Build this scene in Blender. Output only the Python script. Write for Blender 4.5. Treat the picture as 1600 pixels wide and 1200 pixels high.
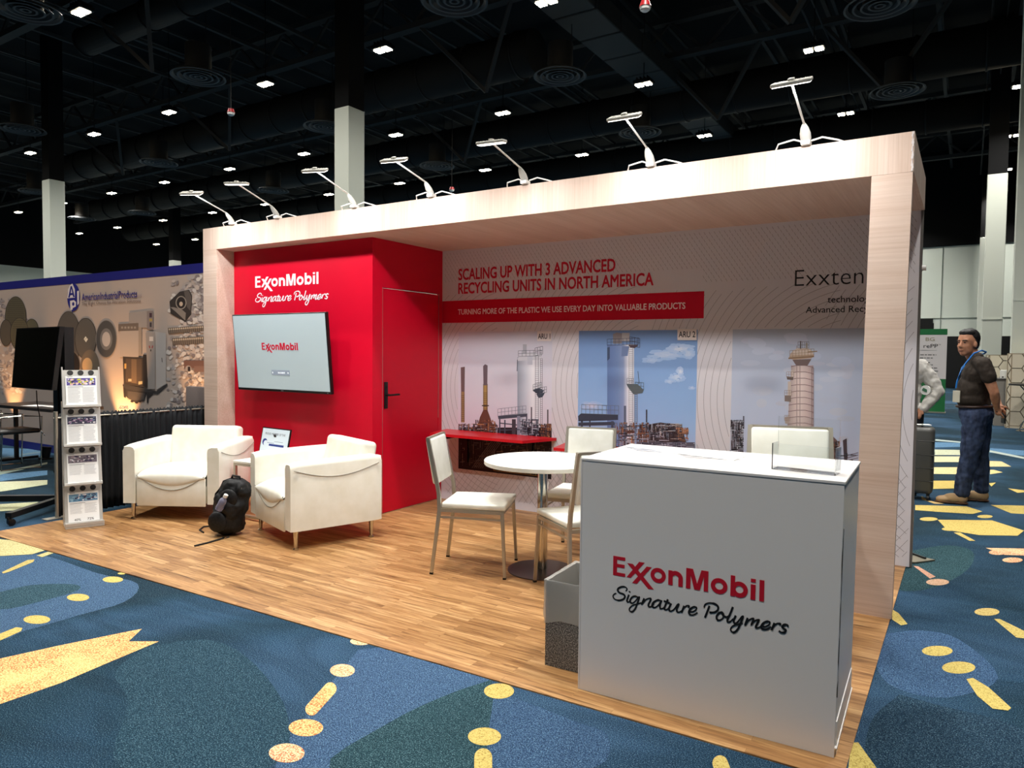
import bpy, bmesh, math, random
import numpy as np
from mathutils import Vector, Matrix, Euler
random.seed(7)
SC = bpy.context.scene
COL = SC.collection
for o in list(bpy.data.objects): bpy.data.objects.remove(o)
PI = math.pi
def rad(a): return math.radians(a)

# ------------------------------------------------------------------ camera
CAMPOS = Vector((6.3495, -4.3364, 1.4241)); YAW, PITCH, ROLL, FPX = rad(32.397), rad(-2.431), rad(0.574), 1119.39
_F = Vector((-math.sin(YAW)*math.cos(PITCH), math.cos(YAW)*math.cos(PITCH), math.sin(PITCH)))
_R0 = Vector((math.cos(YAW), math.sin(YAW), 0)); _U0 = _R0.cross(_F)
_R = _R0*math.cos(ROLL)+_U0*math.sin(ROLL); _U = -_R0*math.sin(ROLL)+_U0*math.cos(ROLL)
cd = bpy.data.cameras.new('camera'); cam = bpy.data.objects.new('camera', cd); COL.objects.link(cam)
M = Matrix((( _R.x, _U.x, -_F.x, CAMPOS.x), (_R.y, _U.y, -_F.y, CAMPOS.y), (_R.z, _U.z, -_F.z, CAMPOS.z), (0, 0, 0, 1)))
cam.matrix_world = M
cd.sensor_fit = 'HORIZONTAL'; cd.sensor_width = 36.0; cd.lens = FPX/1600*36.0; cd.clip_start = .05; cd.clip_end = 300
SC.camera = cam
def px(u, v, axis, val):
    """measured position: where the sight line through (u, v) meets the plane axis = val"""
    d = _F+_R*((u-800)/FPX)-_U*((v-600)/FPX)
    t = (val-CAMPOS[axis])/d[axis]
    return CAMPOS+d*t

# ------------------------------------------------------------------ world and exposure
w = bpy.data.worlds.new('world'); SC.world = w; w.use_nodes = True
w.node_tree.nodes['Background'].inputs[0].default_value = (1, .97, .92, 1)
w.node_tree.nodes['Background'].inputs[1].default_value = .008
SC.view_settings.view_transform = 'Standard'; SC.view_settings.look = 'None'
SC.view_settings.gamma = 1; SC.view_settings.use_curve_mapping = False
SC.view_settings.exposure = 0.0
HALL_W = 180.0      # each high-bay lamp of the hall
ARM_W = 10.0        # each clip-on lamp of the booth
HALL_COL = (1.0, .975, .92)
ARM_COL = (.96, .98, 1.0)

# ------------------------------------------------------------------ materials
def srgb(c):
    return tuple(((x/255)/12.92 if x/255 <= .04045 else (((x/255)+.055)/1.055)**2.4) for x in c)
MATS = {}
def mat(name, col=(200, 200, 200), rough=.5, metal=0, spec=.5, emit=0, alpha=None, trans=0, ior=1.45, coat=0):
    if name in MATS: return MATS[name]
    m = bpy.data.materials.new(name); m.use_nodes = True; MATS[name] = m
    b = m.node_tree.nodes['Principled BSDF']; c = srgb(col)+(1,)
    b.inputs['Base Color'].default_value = c; b.inputs['Roughness'].default_value = rough
    b.inputs['Metallic'].default_value = metal; b.inputs['Specular IOR Level'].default_value = spec
    b.inputs['Transmission Weight'].default_value = trans; b.inputs['IOR'].default_value = ior
    b.inputs['Coat Weight'].default_value = coat
    if emit: b.inputs['Emission Color'].default_value = c; b.inputs['Emission Strength'].default_value = emit
    return m
def nodes(m):
    nt = m.node_tree; return nt, nt.nodes['Principled BSDF']
def N(nt, t, **kw):
    n = nt.nodes.new(t)
    for k, v in kw.items():
        if k in n.inputs: n.inputs[k].default_value = v
        else: setattr(n, k, v)
    return n
def coords(nt, scale=(1, 1, 1), obj=True, rot=(0, 0, 0)):
    tc = N(nt, 'ShaderNodeTexCoord'); mp = N(nt, 'ShaderNodeMapping')
    mp.inputs['Scale'].default_value = scale; mp.inputs['Rotation'].default_value = rot
    nt.links.new(tc.outputs['Object'], mp.inputs['Vector']); return mp.outputs[0]
def ramp(nt, fac, stops):
    r = N(nt, 'ShaderNodeValToRGB'); e = r.color_ramp.elements
    while len(e) < len(stops): e.new(.5)
    for el, (p, c) in zip(e, stops): el.position = p; el.color = srgb(c)+(1,)
    nt.links.new(fac, r.inputs[0]); return r.outputs[0]
def mixc(nt, a, b, fac, mode='MIX'):
    m = N(nt, 'ShaderNodeMix', data_type='RGBA', blend_type=mode)
    for sock, v in ((6, a), (7, b), (0, fac)):
        if hasattr(v, 'links') or hasattr(v, 'is_linked'): nt.links.new(v, m.inputs[sock])
        else: m.inputs[sock].default_value = v
    return m.outputs[2]
def bump(nt, b, h, s=.2, d=.002):
    n = N(nt, 'ShaderNodeBump'); n.inputs['Strength'].default_value = s; n.inputs['Distance'].default_value = d
    nt.links.new(h, n.inputs['Height']); nt.links.new(n.outputs[0], b.inputs['Normal'])

def noise_mat(name, c1, c2, scale=(20, 20, 20), rough=.6, detail=4, lo=.35, hi=.65, bmp=0, metal=0, spec=.4):
    if name in MATS: return MATS[name]
    m = mat(name, c1, rough, metal, spec); nt, b = nodes(m)
    n = N(nt, 'ShaderNodeTexNoise', Scale=1.0, Detail=float(detail)); nt.links.new(coords(nt, scale), n.inputs['Vector'])
    nt.links.new(ramp(nt, n.outputs[0], [(lo, c1), (hi, c2)]), b.inputs['Base Color'])
    if bmp: bump(nt, b, n.outputs[0], bmp, .003)
    return m
def print_mat(name='print', speck=False, rough=.55, attr='Col'):
    if name in MATS: return MATS[name]
    m = mat(name, (200, 200, 200), rough, spec=.3); nt, b = nodes(m)
    a = N(nt, 'ShaderNodeVertexColor', layer_name=attr)
    if speck:
        n = N(nt, 'ShaderNodeTexWhiteNoise', noise_dimensions='3D')
        q = N(nt, 'ShaderNodeVectorMath', operation='FLOOR'); s = coords(nt, (170, 170, 170))
        n2 = N(nt, 'ShaderNodeTexNoise', Scale=110.0, Detail=2.0)
        nt.links.new(coords(nt), n2.inputs['Vector'])
        nt.links.new(s, q.inputs[0]); nt.links.new(q.outputs[0], n.inputs[0])
        sp = ramp(nt, n.outputs[0], [(0, (255, 255, 255)), (.55, (250, 240, 225)), (.72, (235, 170, 150)), (.86, (190, 150, 60)), (1, (90, 100, 120))])
        nt.links.new(mixc(nt, a.outputs[0], sp, .55, 'MULTIPLY'), b.inputs['Base Color'])
    else: nt.links.new(a.outputs[0], b.inputs['Base Color'])
    return m

# wood laminate of the header and posts, grain along one axis
def laminate(name, axis):
    if name in MATS: return MATS[name]
    m = mat(name, (225, 200, 182), .5, spec=.35); nt, b = nodes(m)
    sc = [70, 70, 70]; sc[axis] = 1.3
    n = N(nt, 'ShaderNodeTexNoise', Scale=1.0, Detail=6.0, Roughness=.7); nt.links.new(coords(nt, sc), n.inputs['Vector'])
    sc2 = [6, 6, 6]; sc2[axis] = .5
    n2 = N(nt, 'ShaderNodeTexNoise', Scale=1.0, Detail=2.0); nt.links.new(coords(nt, sc2), n2.inputs['Vector'])
    c1 = ramp(nt, n.outputs[0], [(.3, (192, 168, 152)), (.5, (204, 181, 165)), (.7, (212, 191, 176))])
    c2 = ramp(nt, n2.outputs[0], [(.35, (244, 238, 234)), (.65, (255, 255, 255))])
    nt.links.new(mixc(nt, c1, c2, 1.0, 'MULTIPLY'), b.inputs['Base Color']); bump(nt, b, n.outputs[0], .06, .001)
    return m

def vinyl():
    m = mat('vinyl_planks', (190, 145, 100), .42, spec=.4); nt, b = nodes(m)
    v = coords(nt)
    br = N(nt, 'ShaderNodeTexBrick', offset=.37, offset_frequency=2, squash=1.0)
    for k, x in dict(Scale=1.0).items(): br.inputs[k].default_value = x
    br.inputs['Color1'].default_value = (0, 0, 0, 1); br.inputs['Color2'].default_value = (1, 1, 1, 1)
    br.inputs['Mortar'].default_value = (.25, .25, .25, 1)
    br.inputs['Mortar Size'].default_value = .0012; br.inputs['Mortar Smooth'].default_value = .3
    br.inputs['Brick Width'].default_value = .52; br.inputs['Row Height'].default_value = .062; br.inputs['Bias'].default_value = 0
    nt.links.new(v, br.inputs['Vector'])
    g = N(nt, 'ShaderNodeTexNoise', Scale=1.0, Detail=6.0, Roughness=.65, Distortion=.6)
    mp = N(nt, 'ShaderNodeMapping'); mp.inputs['Scale'].default_value = (3.2, 48, 1)
    off = N(nt, 'ShaderNodeVectorMath', operation='MULTIPLY_ADD'); nt.links.new(br.outputs['Color'], off.inputs[0])
    off.inputs[1].default_value = (7, 5, 0); nt.links.new(v, off.inputs[2]); nt.links.new(off.outputs[0], mp.inputs['Vector'])
    nt.links.new(mp.outputs[0], g.inputs['Vector'])
    tone = ramp(nt, br.outputs['Color'], [(0, (164, 126, 82)), (.35, (184, 144, 96)), (.7, (197, 157, 108)), (1, (208, 171, 122))])
    gr = ramp(nt, g.outputs[0], [(.3, (132, 108, 88)), (.48, (216, 200, 186)), (.66, (255, 252, 248))])
    nt.links.new(mixc(nt, tone, gr, .95, 'MULTIPLY'), b.inputs['Base Color'])
    return m

def carpet():
    m = mat('carpet_pile', (45, 75, 105), .95, spec=.1); nt, b = nodes(m)
    v = coords(nt)
    big = N(nt, 'ShaderNodeTexNoise', Scale=.55, Detail=1.0, Distortion=.8); nt.links.new(v, big.inputs['Vector'])
    c = ramp(nt, big.outputs[0], [(.42, (26, 50, 66)), (.50, (31, 60, 79)), (.58, (43, 74, 100)), (.68, (60, 90, 120))])
    sw = N(nt, 'ShaderNodeTexNoise', Scale=1.0, Detail=2.0, Distortion=1.5); nt.links.new(coords(nt, (1.2, 3.0, 1), rot=(0, 0, .5)), sw.inputs['Vector'])
    c = mixc(nt, c, ramp(nt, sw.outputs[0], [(.4, (215, 220, 222)), (.6, (255, 255, 255))]), 1.0, 'MULTIPLY')
    sp = N(nt, 'ShaderNodeTexNoise', Scale=210.0, Detail=2.0, Roughness=.8); nt.links.new(v, sp.inputs['Vector'])
    c = mixc(nt, c, ramp(nt, sp.outputs[0], [(.36, (110, 115, 125)), (.5, (225, 228, 230)), (.64, (255, 255, 255))]), 1.0, 'MULTIPLY')
    fl = ramp(nt, sp.outputs[0], [(.55, (0, 0, 0)), (.68, (92, 112, 116))])
    c = mixc(nt, c, fl, 1.0, 'ADD')
    nt.links.new(c, b.inputs['Base Color']); bump(nt, b, sp.outputs[0], .5, .004)
    return m
def carpet_print():
    m = mat('carpet_figures', (210, 170, 90), .95, spec=.1); nt, b = nodes(m)
    a = N(nt, 'ShaderNodeVertexColor', layer_name='Col'); v = coords(nt)
    sp = N(nt, 'ShaderNodeTexNoise', Scale=150.0, Detail=3.0, Roughness=.8); nt.links.new(v, sp.inputs['Vector'])
    hot = N(nt, 'ShaderNodeTexNoise', Scale=3.5, Detail=2.0); nt.links.new(v, hot.inputs['Vector'])
    s1 = ramp(nt, sp.outputs[0], [(.34, (150, 138, 118)), (.44, (232, 222, 196)), (.52, (255, 250, 236)), (.62, (255, 255, 250))])
    s2 = ramp(nt, sp.outputs[0], [(.36, (150, 70, 60)), (.46, (225, 150, 130)), (.54, (255, 246, 230)), (.62, (255, 255, 255))])
    sep = N(nt, 'ShaderNodeSeparateColor'); nt.links.new(a.outputs[0], sep.inputs[0]); gt = N(nt, 'ShaderNodeMath', operation='GREATER_THAN'); nt.links.new(sep.outputs[0], gt.inputs[0]); gt.inputs[1].default_value = .74
    ml = N(nt, 'ShaderNodeMath', operation='MULTIPLY'); nt.links.new(gt.outputs[0], ml.inputs[0]); nt.links.new(ramp(nt, hot.outputs[0], [(.35, (90, 90, 90)), (.55, (255, 255, 255))]), ml.inputs[1])
    s = mixc(nt, s1, s2, ml.outputs[0])
    nt.links.new(mixc(nt, a.outputs[0], s, 1.0, 'MULTIPLY'), b.inputs['Base Color']); bump(nt, b, sp.outputs[0], .5, .004)
    return m
def carpet_tone():
    m = mat('carpet_tones', (50, 80, 100), .95, spec=.1); nt, b = nodes(m)
    a = N(nt, 'ShaderNodeVertexColor', layer_name='Col'); v = coords(nt)
    sp = N(nt, 'ShaderNodeTexNoise', Scale=210.0, Detail=2.0, Roughness=.8); nt.links.new(v, sp.inputs['Vector'])
    c = mixc(nt, a.outputs[0], ramp(nt, sp.outputs[0], [(.36, (110, 115, 125)), (.5, (225, 228, 230)), (.64, (255, 255, 255))]), 1.0, 'MULTIPLY')
    c = mixc(nt, c, ramp(nt, sp.outputs[0], [(.55, (0, 0, 0)), (.68, (98, 118, 118))]), 1.0, 'ADD')
    nt.links.new(c, b.inputs['Base Color']); bump(nt, b, sp.outputs[0], .5, .004)
    return m

LAM_V = laminate('laminate_grain_up', 2); LAM_H = laminate('laminate_grain_across', 0)
RED = mat('red_panel', (206, 0, 38), .45, spec=.35)
WHITE = mat('white_board', (232, 228, 226), .35, spec=.5)
LEATH = noise_mat('white_leather', (232, 228, 212), (240, 237, 224), (9, 9, 9), .42, 3, bmp=.05, spec=.45)
VINYLW = noise_mat('white_vinyl', (232, 232, 220), (240, 240, 230), (12, 12, 12), .4, 2, spec=.45)
CHROME = mat('chrome', (205, 200, 190), .14, 1)
STEEL = mat('brushed_steel', (186, 180, 166), .42, .85)
BLACK = mat('black_plastic', (14, 14, 15), .4)
BLACKM = mat('black_metal', (12, 12, 13), .45)
WPLAS = mat('white_plastic', (225, 225, 222), .35)
WPAINT = mat('white_metal', (222, 222, 218), .4)
CHALL = mat('hall_black', (12, 12, 13), .8, spec=.2)
CBEAM = mat('hall_dark_steel', (62, 59, 56), .7, spec=.3)
CDUCT = mat('hall_dark_duct', (30, 28, 26), .7, spec=.3)
HWALL = noise_mat('hall_white_paint', (208, 216, 206), (216, 222, 212), (.3, .3, .3), .7, 2, spec=.25)
INK = mat('black_ink', (14, 14, 16), .5)
REDINK = mat('red_ink', (200, 14, 42), .5)
WINK = mat('white_ink', (240, 236, 236), .5)
PAPER = mat('paper_white', (246, 246, 244), .6)
ACRYL = mat('clear_acrylic', (250, 252, 252), .03, trans=1, ior=1.3, spec=.5)
GLASS = mat('screen_glass_off', (8, 7, 5), .06, spec=.6)
PRINT = print_mat()

# ------------------------------------------------------------------ building helpers
class MB:
    def __init__(s): s.bm = bmesh.new()
    def _m(s, geom, mtx):
        bmesh.ops.transform(s.bm, matrix=mtx, verts=geom)
    def box(s, c, d, r=(0, 0, 0), bev=0, seg=2, mi=0):
        g = bmesh.ops.create_cube(s.bm, size=1)
        vs = g['verts']
        bmesh.ops.scale(s.bm, vec=d, verts=vs)
        if bev:
            es = list({e for v in vs for e in v.link_edges})
            gg = bmesh.ops.bevel(s.bm, geom=es, offset=bev, segments=seg, profile=.5, affect='EDGES')
            vs = list({v for f in gg['faces'] for v in f.verts} | {v for v in vs if v.is_valid})
        for v in vs:
            for f in v.link_faces: f.material_index = mi
        s._m(vs, Matrix.Translation(c) @ Euler(r).to_matrix().to_4x4()); return vs
    def bb(s, a, b, **k):
        return s.box([(a[i]+b[i])/2 for i in range(3)], [abs(b[i]-a[i]) for i in range(3)], **k)
    def cyl(s, p, q, r, r2=None, n=16, cap=True, mi=0):
        p, q = Vector(p), Vector(q); d = q-p; r2 = r if r2 is None else r2
        g = bmesh.ops.create_cone(s.bm, cap_ends=cap, segments=n, radius1=r, radius2=r2, depth=d.length)
        vs = g['verts']
        for v in vs:
            for f in v.link_faces: f.material_index = mi
        s._m(vs, Matrix.Translation((p+q)/2) @ d.to_track_quat('Z', 'Y').to_matrix().to_4x4()); return vs
    def bar(s, p, q, wd, th, up=(0, 0, 1), bev=0, w2=None):
        """square bar from p to q, wd across, th along the 'up' side"""
        p, q = Vector(p), Vector(q); d = (q-p); L = d.length; z = d.normalized(); up = Vector(up)
        x = up.cross(z)
        if x.length < 1e-4: x = Vector((1, 0, 0))
        x.normalize(); y = z.cross(x)
        g = bmesh.ops.create_cube(s.bm, size=1); vs = g['verts']; bmesh.ops.scale(s.bm, vec=(wd, th, L), verts=vs)
        if w2:
            for v in vs:
                if v.co.z > 0: v.co.x *= w2; v.co.y *= w2
        m = Matrix((x, y, z)).transposed().to_4x4(); s._m(vs, Matrix.Translation((p+q)/2) @ m); return vs
    def sph(s, c, r, n=16, rot=(0, 0, 0), mi=0):
        g = bmesh.ops.create_uvsphere(s.bm, u_segments=n, v_segments=max(6, n//2+2), radius=1); vs = g['verts']
        for v in vs:
            for f in v.link_faces: f.material_index = mi
        r = (r, r, r) if not hasattr(r, '__len__') else r
        s._m(vs, Matrix.Translation(c) @ Euler(rot).to_matrix().to_4x4() @ Matrix.Diagonal((*r, 1))); return vs
    def cap(s, p, q, r1, r2, n=14, fl=1.0, side=None):
        """round-ended tapering limb piece"""
        p, q = Vector(p), Vector(q)
        s.sph(p, r1, n); s.sph(q, r2, n); s.cyl(p, q, r1, r2, n)
    def tube(s, pts, r, n=8, closed=False):
        pts = [Vector(p) for p in pts]; rings = []
        for i, p in enumerate(pts):
            a = pts[i-1] if i or closed else pts[0]; b = pts[(i+1) % len(pts)] if i < len(pts)-1 or closed else pts[-1]
            t = (b-a).normalized(); ref = Vector((0, 0, 1)) if abs(t.z) < .9 else Vector((1, 0, 0))
            x = t.cross(ref).normalized(); y = t.cross(x)
            rr = r[i] if hasattr(r, '__len__') else r
            rings.append([s.bm.verts.new(p+x*rr*math.cos(2*PI*k/n)+y*rr*math.sin(2*PI*k/n)) for k in range(n)])
        m = len(rings)
        for i in range(m if closed else m-1):
            A, B = rings[i], rings[(i+1) % m]
            for k in range(n): s.bm.faces.new((A[k], A[(k+1) % n], B[(k+1) % n], B[k]))
        if not closed: s.bm.faces.new(rings[0][::-1]); s.bm.faces.new(rings[-1])
    def lathe(s, prof, n=32, c=(0, 0, 0), cap=True):
        rings = [[s.bm.verts.new((c[0]+r*math.cos(2*PI*k/n), c[1]+r*math.sin(2*PI*k/n), c[2]+z)) for k in range(n)] for r, z in prof]
        for A, B in zip(rings, rings[1:]):
            for k in range(n): s.bm.faces.new((A[k], A[(k+1) % n], B[(k+1) % n], B[k]))
        if cap: s.bm.faces.new(rings[0][::-1]); s.bm.faces.new(rings[-1])
    def prism(s, poly, z0, z1, mtx=None, mi=0):
        a = [s.bm.verts.new((x, y, z0)) for x, y in poly]; b = [s.bm.verts.new((x, y, z1)) for x, y in poly]
        fs = [s.bm.faces.new(a[::-1]), s.bm.faces.new(b)]
        for i in range(len(a)): fs.append(s.bm.faces.new((a[i], a[(i+1) % len(a)], b[(i+1) % len(a)], b[i])))
        for f in fs: f.material_index = mi
        if mtx is not None: s._m(a+b, mtx)
    def hexa(s, bot, top, mi=0):
        """solid from four bottom and four top corners"""
        a = [s.bm.verts.new(p) for p in bot]; b = [s.bm.verts.new(p) for p in top]
        fs = [s.bm.faces.new(a[::-1]), s.bm.faces.new(b)]
        for i in range(4): fs.append(s.bm.faces.new((a[i], a[(i+1) % 4], b[(i+1) % 4], b[i])))
        for f in fs: f.material_index = mi
        return a+b
    def done(s, name, m, parent=None, smooth=False, ang=40, loc=None):
        me = bpy.data.meshes.new(name); bmesh.ops.recalc_face_normals(s.bm, faces=s.bm.faces)
        s.bm.to_mesh(me); s.bm.free()
        for x in (m if isinstance(m, (list, tuple)) else [m]): me.materials.append(x)
        if smooth:
            me.polygons.foreach_set('use_smooth', [True]*len(me.polygons))
            try: me.set_sharp_from_angle(angle=rad(ang))
            except Exception: pass
        o = bpy.data.objects.new(name, me); COL.objects.link(o)
        if parent is not None: o.parent = parent
        if loc is not None: o.location = loc
        return o
def thing(name, label, cat, loc=(0, 0, 0), rz=0, group=None):
    o = bpy.data.objects.new(name, None); COL.objects.link(o); o.empty_display_size = .1
    o.location = loc; o.rotation_euler = (0, 0, rz); o['label'] = label; o['category'] = cat
    if group: o['group'] = group
    return o
def tag(o, label, cat, group=None):
    o['label'] = label; o['category'] = cat
    if group: o['group'] = group
    return o
def struct(o, label=None):
    o['kind'] = 'structure'
    if label: o['label'] = label
    return o
def dup(root, loc=None, rz=None, label=None):
    r = root.copy(); COL.objects.link(r)
    if loc is not None: r.location = loc
    if rz is not None: r.rotation_euler = (0, 0, rz)
    if label: r['label'] = label
    for ch in list(root.children):
        c = ch.copy(); COL.objects.link(c); c.parent = r
        for g in list(ch.children):
            d = g.copy(); COL.objects.link(d); d.parent = c
    return r
def sub(o, n=2, kind='SUBSURF'):
    m = o.modifiers.new('s', 'SUBSURF'); m.levels = n; m.render_levels = n; return o
def remesh(o, v, sm=6):
    m = o.modifiers.new('r', 'REMESH'); m.mode = 'VOXEL'; m.voxel_size = v; m.use_smooth_shade = True
    if sm:
        k = o.modifiers.new('k', 'SMOOTH'); k.iterations = sm; k.factor = .5
    return o

# flat printed artwork lying on a plane; every patch of ink keeps its own colour
class Art:
    def __init__(s, f, step=.0004):
        s.f = f; s.v = []; s.fc = []; s.col = []; s.n = 0; s.step = step
    def poly(s, pts, c, c2=None, lift=True):
        """c: colour (sRGB 0-255); c2: second colour towards the last corners"""
        s.n += 1; d = s.step*s.n
        i = len(s.v); s.v += [s.f(a, b, d) for a, b in pts]; s.fc.append(tuple(range(i, i+len(pts))))
        if c2 is None: s.col += [c]*len(pts)
        else: s.col += c2 if isinstance(c2, list) else [c if k < len(pts)/2 else c2 for k in range(len(pts))]
    def rect(s, x0, y0, x1, y1, c, **k): s.poly([(x0, y0), (x1, y0), (x1, y1), (x0, y1)], c, **k)
    def line(s, p, q, w, c, lift=False):
        dx, dy = q[0]-p[0], q[1]-p[1]; L = math.hypot(dx, dy) or 1; a, b = -dy/L*w/2, dx/L*w/2
        s.poly([(p[0]+a, p[1]+b), (q[0]+a, q[1]+b), (q[0]-a, q[1]-b), (p[0]-a, p[1]-b)], c, lift=lift)
    def path(s, pts, w, c):
        for p, q in zip(pts, pts[1:]): s.line(p, q, w, c)
    def ell(s, cx, cy, rx, ry, c, n=28, rot=0, lift=True):
        ca, sa = math.cos(rot), math.sin(rot)
        s.poly([(cx+rx*math.cos(t)*ca-ry*math.sin(t)*sa, cy+rx*math.cos(t)*sa+ry*math.sin(t)*ca) for t in [2*PI*k/n for k in range(n)]], c, lift=lift)
    def up(s): pass
    def done(s, name, parent=None, m=None):
        me = bpy.data.meshes.new(name); me.from_pydata([tuple(v) for v in s.v], [], s.fc)
        a = me.color_attributes.new('Col', 'FLOAT_COLOR', 'CORNER')
        flat = []
        for f in s.fc:
            for k in f: flat += [*srgb(s.col[k]), 1]
        a.data.foreach_set('color', flat); me.materials.append(m or PRINT)
        o = bpy.data.objects.new(name, me); COL.objects.link(o)
        if parent is not None: o.parent = parent
        return o

def text_mesh(txt, x0, x1, zb, zt, mtx, name, m, parent=None, bold=0, depth=.001, shear=0, zdesc=None):
    """lettering fitted between x0..x1 with capital height zb..zt (measured on the capital H), in the local x/y plane of mtx"""
    def ev(t):
        c = bpy.data.curves.new('t', 'FONT'); c.body = t; c.size = 1; c.extrude = 0; c.offset = max(-.02, min(0, bold)) if bold < 0 else 0; c.shear = shear; c.resolution_u = 3
        o = bpy.data.objects.new('t', c); COL.objects.link(o); dg = bpy.context.evaluated_depsgraph_get()
        me = bpy.data.meshes.new_from_object(o.evaluated_get(dg)); bpy.data.objects.remove(o); bpy.data.curves.remove(c); return me
    h = ev('H'); hz = [v.co.y for v in h.vertices]; capb, capt = min(hz), max(hz); bpy.data.meshes.remove(h)
    me = ev(txt)
    if bold > 0:
        bm = bmesh.new(); bm.from_mesh(me); g0 = bm.verts[:]+bm.edges[:]+bm.faces[:]
        for k_ in range(10):
            g = bmesh.ops.duplicate(bm, geom=g0); bmesh.ops.translate(bm, vec=(math.cos(k_*PI/5)*bold, math.sin(k_*PI/5)*bold, 2e-6*(k_+1)), verts=[v for v in g['geom'] if isinstance(v, bmesh.types.BMVert)])
        bm.to_mesh(me); bm.free()
    xs = [v.co.x for v in me.vertices]; a, b = min(xs), max(xs)
    for v in me.vertices:
        v.co.x = x0+(v.co.x-a)/(b-a)*(x1-x0); v.co.y = zb+(v.co.y-capb)/(capt-capb)*(zt-zb)
    if depth:
        bm = bmesh.new(); bm.from_mesh(me); g = bmesh.ops.extrude_face_region(bm, geom=bm.faces[:])
        bmesh.ops.translate(bm, vec=(0, 0, depth), verts=[v for v in g['geom'] if isinstance(v, bmesh.types.BMVert)])
        bmesh.ops.recalc_face_normals(bm, faces=bm.faces); bm.to_mesh(me); bm.free()
    me.transform(mtx); me.materials.clear(); me.materials.append(m); me.name = name
    o = bpy.data.objects.new(name, me); COL.objects.link(o)
    if parent is not None: o.parent = parent
    return o
def front(y, x=0, z=0):
    """local x/y plane -> world x/z plane at depth y, facing -Y"""
    return Matrix(((1, 0, 0, x), (0, 0, -1, y), (0, 1, 0, z), (0, 0, 0, 1)))

# the two-line logo: bold red word with its linked letters, and the handwritten line below
def wordmark(name, mtx, s, m, parent, sx=None, depth=.001):
    sx = sx or s; b = MB()
    kk = [0]
    def P(q): kk[0] += 1; b.prism([(x*sx, y*s) for x, y in q], 0, depth+kk[0]*8e-6)
    P([(0, 1), (.655, 1), (.655, .83), (.213, .83), (.213, .615), (.625, .615), (.625, .445), (.213, .445), (.213, .17), (.668, .17), (.668, 0), (0, 0)])
    P([(.765, .74), (1.065, .74), (2.198, -.38), (1.9, -.39)]); P([(1.4, .9), (1.69, .9), (.975, .014), (.745, .014)])
    P([(1.8, .725), (2.06, .725), (1.3, -.233), (1.043, -.235)])
    def ring(cx, cy, rx, ry, t, a0=0, a1=2*PI, n=32):
        o = [(cx+rx*math.cos(a0+(a1-a0)*k/n), cy+ry*math.sin(a0+(a1-a0)*k/n)) for k in range(n+1)]
        i = [(cx+(rx-t)*math.cos(a0+(a1-a0)*k/n), cy+(ry-t)*math.sin(a0+(a1-a0)*k/n)) for k in range(n+1)]
        for k in range(n): P([o[k], o[k+1], i[k+1], i[k]])
    ring(2.405, .375, .395, .375, .2); ring(5.42, .37, .395, .378, .205)
    P([(2.93, .735), (3.13, .735), (3.15, .62), (3.15, .01), (2.93, .01)]); ring(3.3, .385, .36, .36, .21, 0, PI*.86); P([(3.66, .39), (3.66, .01), (3.44, .01), (3.44, .39)])
    P([(3.82, .99), (4.15, .99), (4.365, .3), (4.56, .99), (4.9, .99), (4.9, 0), (4.69, 0), (4.69, .7), (4.5, 0), (4.23, 0), (4.04, .7), (4.04, 0), (3.82, 0)])
    P([(5.955, .99), (6.16, .99), (6.16, 0), (5.955, 0)]); ring(6.37, .37, .385, .378, .205)
    P([(6.88, .985), (7.1, .985), (7.1, .83), (6.88, .83)]); P([(6.88, .72), (7.1, .72), (7.1, .005), (6.88, .005)]); P([(7.275, .99), (7.485, .99), (7.485, 0), (7.275, 0)])
    bmesh.ops.transform(b.bm, matrix=mtx, verts=b.bm.verts[:]); return b.done(name, m, parent)
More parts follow.
